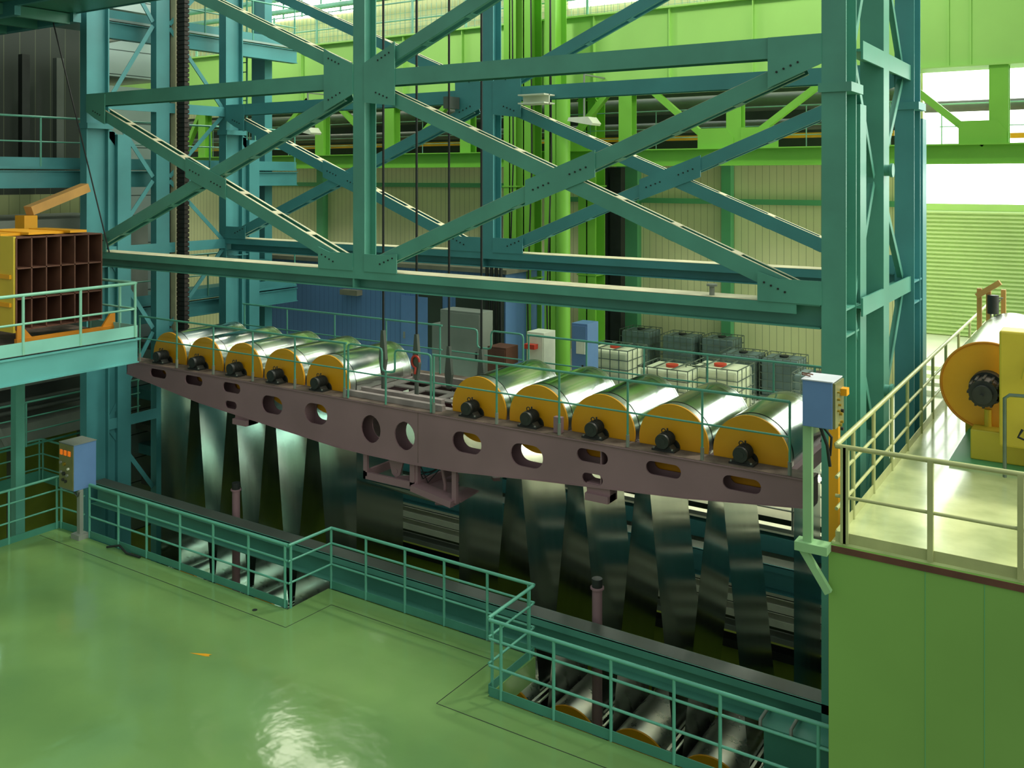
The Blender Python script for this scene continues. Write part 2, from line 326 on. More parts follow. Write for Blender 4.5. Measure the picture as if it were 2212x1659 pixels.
def frame(y, X, m):
    (l0, l1), (m0, m1), (r0, r1) = X
    column(l0, l1, y, -3.6, TOP, True, 'tealb'); column(r0, r1, y, -3.6, TOP, True, m)  # left column tinted bluer to stand for the light there
    small_column(m0, m1, y, ZL1, TOP, m)
    # beams
    for a, b_ in ((l1, m0), (m1, r0)):
        b = MB(); b.box(a, b_, y, y+.02, ZU0, ZU1); b.box(a, b_, y+.02, y+.3, ZU1-.14, ZU1-.12); b.box(a, b_, y+.28, y+.3, ZU0, ZU1)
        b.build('horizontal_beam', m, T)
    b = MB(); dz = 0 if y < 15 else .08
    b.box(l1, r0-.02, y, y+.5, ZL1-.02+dz, ZL1+dz); b.box(l1, r0-.35, y-.001, y+.03, ZL1-.15+dz, ZL1+dz)
    b.box(l1, r0-.02, y+.18, y+.2, ZL0+dz, ZL1+dz); b.box(l1, r0-.02, y, y+.4, ZL0-.02+dz, ZL0+dz)
    o = b.build('horizontal_beam', m, T)
    MB().box(l1+.3, r0-.9, y+.02, y+.5, ZL1+dz, ZL1+dz+.006).build('sunlit_dust_layer', 'cream', o)  # cream holds both dust and the warm sun on the beam top
    MB().box(m0-.02, m0+.02, y+.01, y+.18, ZL0+dz, ZL1-.15+dz).build('stiffener', m, o)
    b = MB(); b.box(l1, r0, y, y+.5, TOP-.3, TOP); b.build('horizontal_beam', m, T)
    zt, zb = 9.12, ZL1+.1
    yb = y+.05
    zc = (zt+zb)/2
    for a, b_ in ((l1, m0), (m1, r0)):
        c = (a+b_)/2
        brace((a+.45, zt-.1), (b_-.35, zb+.05), yb, m); brace((a+.35, zb+.1), (b_-.3, zt-.05), yb+.001, m)
        # splice plate over the crossing
        sl = (zt-zb)/(b_-a)*.94
        f_ = -1 if a < m0-1 else 1
        wx, hz = .66, .215
        poly = [(c-wx, zc-hz-f_*sl*wx), (c+wx, zc-hz+f_*sl*wx), (c+wx, zc+hz+f_*sl*wx), (c-wx, zc+hz-f_*sl*wx)]
        gusset(poly, yb-.01, m, [(c+t, zc+f_*sl*t+k*.0) for t in (-.5, -.4, -.3, -.2, .2, .3, .4, .5) for k in (0,)])
        # corner gussets
        gusset([(a, ZU0-.28), (a+.05, ZU0-.3), (a+.75, ZU0-.38), (a+.75, ZU1), (a, ZU1)] if a > l1+1 else
               [(a, ZU0-.12), (a+.35, ZU0-.3), (a+.75, ZU0-.45), (a+.75, ZU1-.04), (a, ZU1-.02)], y+.0-.001, m, [(a+.3+.09*k, ZU0-.12-.035*k) for k in range(4)])
        gusset([(b_-.75, ZU0-.42), (b_, ZU0-.12), (b_, ZU1), (b_-.75, ZU1)], y-.001, m, [(b_-.62+.1*k, ZU0-.2+.04*k) for k in range(4)])
        gusset([(b_-.9, ZL1+dz), (b_, ZL1+dz), (b_, ZL1+.33+dz), (b_-.6, ZL1+.33+dz), (b_-.9, ZL1+.42+dz)], y-.001, m, [(b_-.8+.1*k, ZL1+.27+dz-.04*k) for k in range(4)])
        gusset([(a, ZL1+dz), (a+.8, ZL1+dz), (a+.8, ZL1+.36+dz), (a+.5, ZL1+.33+dz), (a, ZL1+.33+dz)], y-.001, m, [(a+.4+.1*k, ZL1+.16+dz+.04*k) for k in range(4)])
        # upper panel braces rise from the middle post outwards
        if a > l1+1:
            brace((a+.35, ZU1+.12), (b_-.3, 12.95), yb, m)
            gusset([(a, ZU1), (a+.75, ZU1), (a+.75, ZU1+.5), (a+.6, ZU1+.42), (a, ZU1+.15)], y-.001, m, [(a+.35+.09*k, ZU1+.18+.04*k) for k in range(4)])
        else:
            brace((a+.45, 12.95), (b_-.35, ZU1+.12), yb+.001, m)
            gusset([(b_-.75, ZU1), (b_, ZU1), (b_, ZU1+.15), (b_-.6, ZU1+.42), (b_-.75, ZU1+.5)], y-.001, m, [(b_-.62+.09*k, ZU1+.3-.04*k) for k in range(4)])
FX = ((-21.15, -20.88), (-12.26, -11.97), (-3.52, -3.19)); BX = ((-21.15, -20.86), (-12.18, -11.88), (-3.37, -3.05))
frame(YF, FX, 'teal'); frame(YB, BX, 'tealb')
# end frames across (both ends)
for (x0, x1), m in (((-21.13, -20.9), 'tealb'), ((-3.45, -3.1), 'teal')):  # left end takes the bluer tint that stands for light
    MB().box(x0, x1, 15.15, 15.55, -3.6, TOP).build('column', m, T)
    xc = (x0+x1)/2
    for (ya, yb_) in ((YF+.6, 15.15), (15.55, YB)):
        for z in (9.3, 5.65, 1.4):
            b = MB().box(x1-.03, x1, ya, yb_, z-.13, z+.13); b.box(x0+.05, x1-.03, ya, yb_, z-.02, z+.02); b.build('cross_beam', m, T)
    for (zf, zm) in ((9.4, 11.4), (9.2, 7.5), (5.75, 7.4), (5.5, 3.6), (1.5, 3.5), (1.3, -.5), (13.3, 11.5)):
        for (ya, yb_) in ((YF+.65, 15.1), (YB-.02, 15.6)):
            b = MB(); b.bar((xc, ya, zf), (xc, yb_, zm), .1, .012); b.bar((xc+.045, ya, zf), (xc+.045, yb_, zm), .012, .11)
            b.build('end_brace', 'tealb' if x0 < -10 else m, T)
for z in (10.6, 7.6, 4.2): MB().cyl((-3.1, 15.25, z), (-3.02, 15.25, z), .09, 14).cyl((-3.02, 15.25, z), (-2.98, 15.25, z), .11, 14).build('guide_knob', 'teal', T)
pa = aty(1538, 633, YF+.2)
MB().cyl((pa.x, pa.y, ZL1), (pa.x, pa.y, ZL1+.15), .04, 12).cyl((pa.x, pa.y, ZL1+.14), (pa.x, pa.y, ZL1+.17), .08, 12).build('beam_stub', 'grey', T)
# floor level beams along the pit
def pitbeam(y, z, m, label, cat='beam'):
    b = MB(); x0, x1 = -20.7, -3.35
    b.box(x0, x1, y, y+.36, z-.02, z); b.box(x0, x1, y, y+.02, z-.13, z-.001); b.box(x0, x1, y+.17, y+.19, z-.5, z); b.box(x0, x1, y, y+.36, z-.52, z-.5)
    o = b.build('pit_beam', m, None); tag(o, label, cat)
    MB().box(x0, x1, y+.021, y+.35, z, z+.004).build('dusty_top', 'greyd', o); return o
pitbeam(13.2, .19, 'teal', 'long dusty topped teal channel beam along the pit in front of the strips')
pitbeam(17.4, .19, 'tealb', 'long blue teal beam behind the hanging strips at floor level')
# ================================================================== THE ROLLER CARRIAGE
CA = thing('roller_carriage', 'mauve lifting carriage girder with oval holes carrying two rows of rollers', 'carriage', (-12.17, 15.4, 3.0))
XL, XR = -20.47, -3.88
def hole_poly(cx, cz, w, h, n=10):
    r = h/2; pts = []
    for k in range(n+1):
        a = -math.pi/2+math.pi*k/n; pts.append((cx+w/2-r+r*math.cos(a), cz+r*math.sin(a)))
    for k in range(n+1):
        a = math.pi/2+math.pi*k/n; pts.append((cx-w/2+r+r*math.cos(a), cz+r*math.sin(a)))
    return pts
HOLES = []
def H_(px0, px1, py, h):
    a = aty(px0, py, 14); b = aty(px1, py, 14); HOLES.append(((a.x+b.x)/2, aty((px0+px1)/2, py, 14).z, b.x-a.x, h))
for a in ((324, 359, 807, .2), (399, 437, 822, .21), (481, 519, 838, .22), (486, 511, 875, .17), (565, 610, 875, .38), (658, 707, 894, .42),
          (780, 822, 927, .56), (852, 896, 942, .56), (977, 1040, 957, .38), (1103, 1173, 985, .40), (1246, 1313, 986, .22), (1257, 1302, 1035, .18),
          (1395, 1471, 1015, .22), (1561, 1644, 1047, .22)): H_(*a)
def girder_plate(y0, y1):
    """web plate with real openings: filled 2D curve, extruded to a solid"""
    cu = bpy.data.curves.new('web', 'CURVE'); cu.dimensions = '2D'; cu.fill_mode = 'BOTH'
    prof = [(XL, 3.0), (XR, 3.0), (XR, 2.6), (-5.9, 2.38), (-8.7, 2.17), (-10.4, 2.02), (-11.5, 1.98), (-12.6, 1.98), (-13.5, 2.0), (-16.3, 2.22), (-17.7, 2.33), (XL, 2.69)]
    for poly in [prof]+[hole_poly(*h) for h in HOLES]:
        sp = cu.splines.new('POLY'); sp.points.add(len(poly)-1); sp.use_cyclic_u = True
        for k, (u, v) in enumerate(poly): sp.points[k].co = (u, v, 0, 1)
    cu.extrude = (y1-y0)/2
    o = bpy.data.objects.new('web', cu); C.objects.link(o); bpy.context.view_layer.update()
    me = bpy.data.meshes.new_from_object(o.evaluated_get(bpy.context.evaluated_depsgraph_get()))
    vs = [(v.co.x, (y0+y1)/2-v.co.z, v.co.y) for v in me.vertices]; fs = [tuple(p.vertices) for p in me.polygons]
    bpy.data.objects.remove(o); bpy.data.curves.remove(cu)
    return MB().add(vs, fs)
for nm, y0 in (('front_girder', 14.0), ('rear_girder', 16.62)):
    g = girder_plate(y0, y0+.03)
    g2 = girder_plate(y0+.33, y0+.35); o_ = len(g.v); g.v += g2.v; g.f += [tuple(i+o_ for i in f) for f in g2.f]; g.sm += g2.sm; g.mi += g2.mi
    g.box(XL, XR, y0-.03, y0+.38, 2.99, 3.01)
    pr2 = [(XR, 2.6), (-5.9, 2.38), (-8.7, 2.17), (-10.4, 2.02), (-11.5, 1.98), (-12.6, 1.98), (-13.5, 2.0), (-16.3, 2.22), (-17.7, 2.33), (XL, 2.69)]
    for a, b_ in zip(pr2, pr2[1:]): g.bar((a[0], y0+.16, a[1]-.01), (b_[0], y0+.16, b_[1]-.01), .34, .02)
    g.box(XL, XL+.02, y0, y0+.36, 2.7, 3.0); g.box(XR-.02, XR, y0, y0+.36, 2.6, 3.0)
    for x in (-11.3, -16.34, -7.4, -14.4, -9.6): g.box(x-.01, x+.01, y0+.03, y0+.34, 2.25, 3.0)
    o = g.build(nm, 'pink', CA)
    MB().box(XL, XR, y0-.02, y0+.37, 3.01, 3.018).build('dusty_walkway', 'deck', o)
MB().box(-11.33, -11.325, 13.995, 14.0, 2.02, 2.98).build('weld_seam', 'deck', CA)
for x in (-16.34, -7.45):
    MB().box(x-.22, x+.22, 13.95, 14.25, 2.02, 2.14).prism([(x-.22, 2.02), (x+.22, 2.02), (x+.22, 2.3), (x-.22, 2.3)], 1, 14.03, 14.3).build('bumper_bracket', 'pink', CA)
# cross beams under the rollers
for k in range(6):
    for x0 in (-20.02, -10.85): MB().box(x0+k*1.315-.05, x0+k*1.315+.05, 14.38, 16.62, 2.75, 2.99).build('cross_beam', 'pink', CA)
# centre deck with openings
cd = MB(); zc = 3.0
xs = [-13.45, -13.2, -12.55, -12.35, -11.75, -11.55, -10.95, -10.83]; ys = [14.36, 14.6, 14.95, 15.15, 15.5, 15.7, 16.05, 16.62]
for i in range(7):
    for j in range(7):
        if i % 2 == 1 and j % 2 == 1: continue
        cd.box(xs[i], xs[i+1], ys[j], ys[j+1], zc-.03, zc)
cd.build('centre_deck', 'deckpale', CA)
for p_, q_ in (((-13.4, 14.25, 3.06), (-10.9, 14.25, 3.06)), ((-13.3, 14.62, 3.06), (-11.2, 14.62, 3.06)), ((-13.3, 16.3, 3.06), (-10.9, 16.3, 3.06))): MB().bar(p_, q_, .11, .13).build('kerb_channel', 'deckpale', CA)
# hanging bracket frame beneath the centre
b = MB(); xa, xb = aty(786, 1000, 14.1).x, aty(895, 1000, 14.1).x
for (x0, x1, z0, z1) in ((xa, xa+.1, 1.5, 2.0), (xb-.1, xb+.02, 1.5, 2.0), (xa, xb, 1.44, 1.58)): b.box(x0, x1, 14.08, 14.14, z0, z1)
b.box(xb, xb+.06, 14.08, 16.6, 1.44, 1.6); b.box(xa, xa+.06, 14.08, 16.6, 1.44, 1.6); b.box(xa, xb, 16.5, 16.6, 1.44, 2.0)
b.box(xb+.02, xb+.08, 14.1, 14.2, 1.44, 2.0)
o = b.build('hanging_bracket', 'pink', CA)
cxh = (xa+xb)/2+.1
MB().prism([(cxh-.22, 2.0), (cxh+.22, 2.0), (cxh+.1, 1.62), (cxh, 1.55), (cxh-.1, 1.62)], 1, 14.2, 14.24).cyl((cxh, 14.19, 1.68), (cxh, 14.25, 1.68), .05, 12).build('lug_plate', 'pink', o)
b = MB(); q0 = aty(897, 1050, 14.12); q1 = aty(983, 1086, 14.12)
b.bar(q0, q1, .3, .12); b.bar((q1.x, 14.12, q1.z), (q1.x, 14.12, 2.02), .1, .08, (0, 1, 0)); b.bar((xb, 14.5, 1.44), (q1.x, 14.6, q1.z-.02), .7, .03); b.tube([(-11.0, 14.3, 2.0), (-10.9, 14.3, 1.6), (-10.95, 14.35, 1.2), (-11.2, 14.4, 1.15)], .035); b.bar((-12.4, 14.6, 1.35), (-10.8, 16.0, 1.3), .3, .06)
b.build('under_brace', 'pink', o)
MB().add([aty(800, 1040, 14.3), aty(905, 1064, 14.3), aty(983, 1098, 14.4), aty(870, 1066, 16.0)], [(0, 1, 2, 3)]).add([aty(800, 1039, 14.3), aty(905, 1063, 14.3), aty(983, 1097, 14.4), aty(870, 1065, 16.0)], [(3, 2, 1, 0)]).build('drip_plate', 'grey', o)
b = MB()
for k in range(4): b.tube([(-11.9+.1*k, 14.3, 2.0), (-11.7+.12*k, 14.32, 1.7-.05*k), (-11.3+.1*k, 14.35, 1.75+.06*k), (-11.0, 14.35, 1.95)], .012, 6)
b.build('hanging_hose', 'rope', o)
# ------------------------------------------------------------------ railings
def railpart(parent, pts, z, r, names='handrail', m='rail', close=False):
    P = [Vector((p[0], p[1], z if len(p) < 3 else p[2])) for p in pts]
    # rounded bends
    out = [P[0]]
    for a, b_, c in zip(P, P[1:], P[2:]):
        d1 = (a-b_); d2 = (c-b_); k = min(.08, d1.length/2.1, d2.length/2.1)
        s, e = b_+d1.normalized()*k, b_+d2.normalized()*k
        out += [s+(b_-s)*(t*2*(1-t)*1.0)/1+(e-s)*t*t for t in (0, .33, .66, 1)] if False else [s, s.lerp(b_, .5).lerp(b_.lerp(e, .5), .5), e]
    out.append(P[-1])
    return MB().tube(out, r).build(names, m, parent)
def railing(name, label, pts, zb, h=1.1, mids=(.4, .75), spacing=1.45, toe=.14, r=.024, m='rail', mt='toe', cat='railing', posts=None, parent=None, group=None, base=None, flat=False):
    if parent is None: t = thing(name, label, cat, (pts[0][0], pts[0][1], zb), group)
    else: t = bpy.data.objects.new(name, None); C.objects.link(t); t.parent = parent; t.location = Vector((pts[0][0], pts[0][1], zb))-parent.location
    railpart(t, pts, zb+h, r*1.15, 'handrail', m)
    for k in mids: railpart(t, pts, zb+h*k, r*.8, 'mid_rail', m)
    if posts is None:
        posts = []
        for a, b_ in zip(pts, pts[1:]):
            a = Vector(a[:2]); b_ = Vector(b_[:2]); L = (b_-a).length; n = max(1, round(L/spacing)); i0 = .06/L
            for k in range(n+1): posts.append(a.lerp(b_, min(max(k/n, i0), 1-i0)))
    for p in posts:
        q = MB()
        if flat: q.box(p[0]-.03, p[0]+.03, p[1]-.03, p[1]+.03, zb, zb+h)
        else: q.tube([(p[0], p[1], zb), (p[0], p[1], zb+h)], r)
        if base: q.use(1).cyl((p[0], p[1], zb), (p[0], p[1], zb+.2), r*1.5, 10)
        q.build('post', (m, base) if base else m, t)
    if toe:
        b = MB()
        for a, b_ in zip(pts, pts[1:]): b.bar((a[0], a[1], zb+toe/2), (b_[0], b_[1], zb+toe/2), .012, toe)
        b.build('toe_board', mt, t)
    return t
railing('railing', 'green three rail pipe railing along the left front of the pit', [(-18.0, 11.45), (-12.17, 11.45)], 0,
        posts=[(atz(px, py, 0).x, 11.45) for px, py in ((196, 1160), (257, 1183), (320, 1204), (387, 1232), (458, 1258), (533, 1286), (613, 1314))])
railing('railing', 'short length of green railing at the left step in the pit edge', [(-12.14, 11.45), (-12.1, 12.45)], 0, posts=[(-12.14, 11.5)], toe=0)
railing('railing', 'green pipe railing on the set back middle part of the pit edge', [(-12.1, 12.45), (-7.74, 12.45)], 0,
        posts=[(-12.1, 12.45)]+[(atz(px, py, 0).x, 12.45) for px, py in ((788, 1297), (872, 1325), (957, 1353), (1050, 1384))]+[(-7.85, 12.45)])
railing('railing', 'short side leg of green railing where the right pit edge steps out', [(-7.74, 12.4), (-7.72, 11.16)], 0, posts=[(-7.74, 12.3), (-7.72, 11.25)])
railing('railing', 'green pipe railing along the front right of the pit ending at the green wall', [(-7.68, 11.12), (-2.86, 11.12)], 0,
        posts=[(atz(px, py, 0).x, 11.12) for px, py in ((1083, 1512), (1200, 1551), (1322, 1598), (1455, 1652))]+[(-4.2, 11.12), (-3.0, 11.12)])
railing('railing', 'green pipe railing at the left edge of the floor beside the small control box', [(-19.05, 6.0), (-19.05, 11.42), (-18.2, 11.45)], 0, spacing=1.2)
# platform railing, right
railing('railing', 'pale yellow green railing across the raised platform front above the green wall', [(-2.79, 11.06), (4.5, 11.06)], 3.3, m='pale_rail', mt='pale_rail', r=.026, mids=(.48,),
        posts=[(-2.7, 11.06), (aty(1828, 1000, 11.06).x, 11.06)] + [(aty(px, 1000, 11.06).x, 11.06) for px in (2010, 2205)], toe=.12, flat=True)
railing('railing', 'pale yellow green railing running back along the left side of the raised platform', [(-2.79, 11.1), (-2.79, 27)], 3.3, m='pale_rail', mt='pale_rail', r=.026, mids=(.33, .66),
        posts=[(-2.79, atx(px, 1000, -2.79).y) for px in (1843, 1887, 1926, 1960, 1990, 2015)]+[(-2.79, 19+1.6*k) for k in range(5)], toe=.12)
# carriage railings
fy = 14.03; zd = 3.02
def fx(px): return aty(px, 900, fy).x
railing('front_railing', '', [(fx(301), fy), (fx(748), fy)], zd, mids=(.52,), toe=0, r=.02, parent=CA, posts=[(fx(px), fy) for px in (302, 382, 461, 546, 637, 744)], base='grey')
railing('front_railing', '', [(fx(935), fy), (fx(1706), fy)], zd, mids=(.52,), toe=0, r=.02, parent=CA, posts=[(fx(px), fy) for px in (937, 1073, 1208, 1356, 1517, 1706)], base='grey')
g0, g1, g2, g3 = fx(752), fx(825), fx(853), fx(931)
gr = bpy.data.objects.new('dipped_gate_rail', None); C.objects.link(gr); gr.parent = CA; gr.location = Vector((g0, fy, zd))-CA.location
railpart(gr, [(g0, fy, zd), (g0, fy, zd+1.1), (g1, fy, zd+1.1), (g1, fy, zd+.65), (g2, fy, zd+.65), (g2, fy, zd+1.1), (g3, fy, zd+1.1), (g3, fy, zd)], 0, .021)
railpart(gr, [(g0, fy, zd+.55), (g3, fy, zd+.55)], 0, .016, 'mid_rail'); railpart(gr, [(g1+.1, fy, zd+.65), (g1+.1, fy, zd)], 0, .02, 'post')
by = 16.9
def bx(px): return aty(px, 760, by).x
railing('rear_railing', '', [(bx(525), by), (bx(955), by)], zd, mids=(.5,), toe=0, r=.02, parent=CA, spacing=1.7)
railing('rear_railing', '', [(bx(1140), by), (XR-.1, by)], zd, mids=(.5,), toe=0, r=.02, parent=CA, posts=[(bx(px), by) for px in (1142, 1267, 1391, 1528, 1671, 1760)])
h0, h1, h2, h3 = bx(970), bx(1031), bx(1061), bx(1130)
gr = bpy.data.objects.new('dipped_gate_rail', None); C.objects.link(gr); gr.parent = CA; gr.location = Vector((h0, by, zd))-CA.location
railpart(gr, [(h0, by, zd+1.1), (h1, by, zd+1.1), (h1, by, zd+.7), (h2, by, zd+.7), (h2, by, zd+1.1), (h3, by, zd+1.1), (h3, by, zd)], 0, .021)
railpart(gr, [(h0, by, zd+.55), (h3, by, zd+.55)], 0, .016, 'mid_rail'); railpart(gr, [(h1+.1, by, zd+.7), (h1+.1, by, zd)], 0, .02, 'post')
# ------------------------------------------------------------------ rollers, motors, strip
RR = .615; ZC = 3.115; LXS = [-19.36+1.315*k for k in range(5)]; RXS = [-10.19+1.3125*k for k in range(5)]
def roller_proto():
    t = thing('roller', '', 'roller', (0, 0, 0), 'large steel rollers on the carriage')
    MB().cyl((0, -.97, 0), (0, .98, 0), RR-.004, 72).build('drum', 'drum', t)
    d = MB().cyl((0, -1.0, 0), (0, -.96, 0), RR, 72); o = d.build('end_disc', 'yellow', t)
    MB().cyl((0, -1.03, -.08), (0, -1.0, -.08), .13, 20).build('hub', 'black', o)
    MB().cyl((0, .97, 0), (0, 1.02, 0), RR, 72).build('end_disc', 'drum', t)
    return t
rp_ = roller_proto()
ordn = ['first', 'second', 'third', 'fourth', 'fifth']
for gi, XS in enumerate((LXS, RXS)):
    side = ('left', 'right')[gi]
    for k, x in enumerate(XS):
        lb = {0: 'leftmost', 1: 'second from the left', 2: 'middle', 3: 'second from the right', 4: 'rightmost'}[k]
        lab = f'yellow ended steel roller, {lb} of five in the {side} carriage row'
        if gi == 0 and k == 0: rp_.location = (x, 15.4, ZC); rp_['label'] = lab
        else: dup(rp_, (x, 15.4, ZC), lab)
for k, (x) in enumerate([RXS[0]+1.3125*(j+.5) for j in range(-1, 4)]+[-3.95]):
    r_ = dup(rp_, (x, 15.4, -2.5), f"yellow ended roller low in the pit, {['leftmost', 'second from the left', 'third from the left', 'third from the right', 'second from the right', 'rightmost'][k]} of the right side row")
    r_['group'] = 'lower rollers in the pit'
for k, x in enumerate([LXS[0]+1.315*(j+.5) for j in range(0, 4)]):
    r_ = dup(rp_, (x, 15.4, -2.5), f"roller low in the dark left pit, {['leftmost', 'second from the left', 'second from the right', 'rightmost'][k]} of its row")
    r_['group'] = 'lower rollers in the pit'
def motor_proto():
    t = thing('electric_motor', '', 'motor', (0, 0, 0), 'motors on the carriage edge')
    b = MB().cyl((0, -.13, .17), (0, .13, .17), .115, 24); b.cyl((0, -.15, .17), (0, -.13, .17), .09, 24, .115) if False else None
    h = b.build('housing', 'black', t)
    f_ = MB()
    for k in range(7): f_.cyl((0, -.09+.03*k, .17), (0, -.08+.03*k, .17), .128, 24)
    f_.build('cooling_fins', 'black', h)
    MB().cyl((0, -.165, .17), (0, -.13, .17), .118, 24, .125).cyl((0, -.17, .17), (0, -.165, .17), .06, 16).build('fan_cover', 'black', t)
    MB().box(-.2, .2, -.12, .1, 0, .03).prism([(-.16, .03), (.16, .03), (.08, .12), (-.08, .12)], 1, -.1, .08).use(1).cyl((.15, -.09, .03), (.15, -.09, .05), .018, 8).cyl((-.17, -.09, .03), (-.17, -.09, .05), .018, 8).build('base', ('black', 'grey'), t)
    MB().tube([(-.03+.0*k+.035*math.cos(a), -.02, .315+.035*math.sin(a)) for k, a in enumerate([math.pi*2*j/10 for j in range(11)])], .009, 6).build('lifting_eye', 'black', t)
    MB().tube([(.03, 0, .29), (.03, 0, .36)], .014, 6).build('cable_gland', 'black', t)
    return t
mp_ = motor_proto()
for gi, XS in enumerate((LXS, RXS)):
    side = ('left', 'right')[gi]
    for k, x in enumerate(XS):
        lb = {0: 'leftmost', 1: 'second', 2: 'third', 3: 'fourth', 4: 'last'}[k]
        lab = f'black electric motor before the {lb} yellow disc of the {side} row'
        if gi == 0 and k == 0: mp_.location = (x-.05, 14.22, 3.018); mp_['label'] = lab
        else: dup(mp_, (x-.05, 14.22, 3.018), lab)
MP2 = RXS[1]+.5
tb = MB().box(MP2, MP2+.16, 14.1, 14.2, 3.02, 3.3).build('junction_box', 'pink', CA, .01)
# the strip: threaded up and down between the upper and the lower rollers
def strand(par, x0, z0, x1, z1):
    MB().add([(x0, 14.62, z0), (x0, 16.13, z0), (x1, 16.13, z1), (x1, 14.62, z1)], [(0, 1, 2, 3)]).add([(x0+.002, 14.62, z0), (x0+.002, 16.13, z0), (x1+.002, 16.13, z1), (x1+.002, 14.62, z1)], [(3, 2, 1, 0)]).build('strip_strand', 'steel', par)
def wrap(par, xc, zc, a0, a1):
    vs = []; n = 40; fs = []
    for k in range(n+1):
        a = a0+(a1-a0)*k/n; c, s = math.cos(a), math.sin(a)
        vs += [(xc+(RR+.004)*c, 14.62, zc+(RR+.004)*s), (xc+(RR+.004)*c, 16.13, zc+(RR+.004)*s)]
    for k in range(n): fs.append((2*k, 2*k+1, 2*k+3, 2*k+2))
    MB().add(vs, fs, True).build('strip_wrap', 'steel', par)
for gi, XS in enumerate((LXS, RXS)):
    st = thing('steel_strip', ('bright steel strip threaded over the left row of rollers and down into the pit', 'bright steel strip threaded over the right row of rollers and down into the pit')[gi], 'steel strip', (XS[0], 15.4, -3.6))
    RS = RR+.004
    for k, x in enumerate(XS):
        dx = (XS[1]-XS[0])/2
        # crossing tangent angle between circle up (x) and down (x+-dx)
        dist = math.hypot(dx, ZC+2.5); ph = math.atan2(dx, ZC+2.5); ta = math.asin(2*RS/dist)
        ang = ta-ph                                # small tilt of the strand from vertical
        # right tangent going to the lower right roller's left side
        last, first = k == 4, k == 0
        aR = 0 if last and gi == 0 else -ang; aL = math.pi if first else math.pi+ang
        wrap(st, x, ZC, aR, aL)
        if not (last):
            c, s = math.cos(-ang), math.sin(-ang)
            c2, s2 = math.cos(math.pi-ang), math.sin(math.pi-ang)
            strand(st, x+RS*c, ZC+RS*s, x+dx+RS*c2, -2.5+RS*s2)
        else: strand(st, x+RS, ZC, x+RS, -3.3)
        if not first:
            strand(st, x-RS*math.cos(ang), ZC-RS*math.sin(ang), x-dx+RS*math.cos(ang), -2.5+RS*math.sin(ang))
        else: strand(st, x-RS, ZC, x-RS, -3.3)
        if not last: wrap(st, x+dx, -2.5, math.pi-ang, 2*math.pi+ang)
# guide posts with black caps
for px, lb in ((510, 'thin mauve post with black cap rising from the pit at the left bumper'), (1290, 'thin mauve post with black cap rising from the pit at the right bumper')):
    x = ray(px)[0]/ray(px)[1]*13.85
    t = thing('buffer_post', lb, 'post', (x, 13.85, -3.6), 'mauve buffer posts')
    MB().cyl((x, 13.85, -3.6), (x, 13.85, .62), .085, 24).build('post_tube', 'pink', t)
    MB().cyl((x, 13.85, .62), (x, 13.85, .65), .115, 24).build('collar', 'pink', t); MB().cyl((x, 13.85, .65), (x, 13.85, .79), .088, 24).build('rubber_cap', 'black', t)
# ropes
for px, y, z1, lb in ((828, 14.85, 3.4, 'leftmost'), (900, 14.85, 3.4, 'second from the left'), (970, 15.9, 3.0, 'third from the left'), (1040, 16.0, 3.0, 'rightmost')):
    x = ray(px)[0]/ray(px)[1]*y
    t = thing('hoist_rope', f'black vertical hoist rope above the carriage middle, {lb} of four', 'rope', (x, y, 3.0), 'hoist ropes')
    MB().cyl((x, y, z1), (x, y, 14.3), .024, 8).build('rope', 'rope', t)
    s = MB().prism([(x-.03, z1+.9), (x+.03, z1+.9), (x+.09, z1+.3), (x+.04, z1), (x-.04, z1), (x-.09, z1+.3)], 1, y-.04, y+.04)
    s.cyl((x, y, 3.0), (x, y, z1), .045, 10); s.build('rope_socket', 'greyd', t)
    if px == 900:
        MB().tube([(x+.02+.1*math.cos(a), y-.06, z1+.35+.12*math.sin(a)) for a in [math.pi*2*j/12 for j in range(10)]]+[(x, y-.06, z1+.1)], .025, 8).build('hook', 'red', t)
# ================================================================== CRANE TRUSS ALONG THE BACK
CG = thing('crane_girder', 'long bright green crane girder with lattice beneath it running behind the tower', 'girder', (-12, 24, 7.8))
GY = 24.0; GX0, GX1 = -36, 12
b = MB().box(GX0, GX1, GY, GY+.03, 10.1, 12.15).box(GX0, GX1, GY-.18, GY+.9, 12.15, 12.2).box(GX0, GX1, GY-.12, GY+.9, 10.06, 10.1)
b.build('girder_web', 'girder', CG)
for px in (655, 875, 1002, 1094, 1134, 1179, 1286, 1449, 1629): 
    x = aty(px, 150, GY).x; MB().box(x-.012, x+.012, GY-.13, GY, 10.1, 12.15).build('web_stiffener', 'girder', CG)
for px in (2049, 2097):
    x = aty(px, 60, GY).x; MB().box(x-.012, x+.012, GY-.03, GY, 10.1, 12.15).build('web_stiffener', 'girder', CG)
b = MB().box(GX0, GX1, GY, GY+.03, 7.83, 8.24).box(GX0, GX1, GY-.2, GY+.3, 8.24, 8.27).box(GX0, GX1, GY-.12, GY+.3, 7.8, 7.83)
b.build('bottom_chord', 'green', CG)
vx = [aty(px, 270, GY).x for px in (438, 692, 843, 1007, 1352, 1586, 2158)]
for x in vx:
    MB().box(x-.2, x+.2, GY-.06, GY-.03, 8.27, 10.06).box(x-.02, x+.02, GY-.03, GY+.25, 8.27, 10.06).box(x-.2, x+.2, GY+.25, GY+.28, 8.27, 10.06).build('vertical_web', 'green', CG)
for (pa_, pb_) in (((1236, 300), (1318, 196)), ((1408, 195), (1545, 315)), ((1645, 280), (1772, 182)), ((1985, 200), (2128, 312)), ((905, 300), (985, 205)), ((600, 300), (668, 215)), ((730, 228), (800, 300)), ((400, 330), (440, 230))):
    a = aty(*pa_, GY+.1); c = aty(*pb_, GY+.1)
    MB().bar(a, c, .2, .16).build('diagonal_web', 'green', CG)
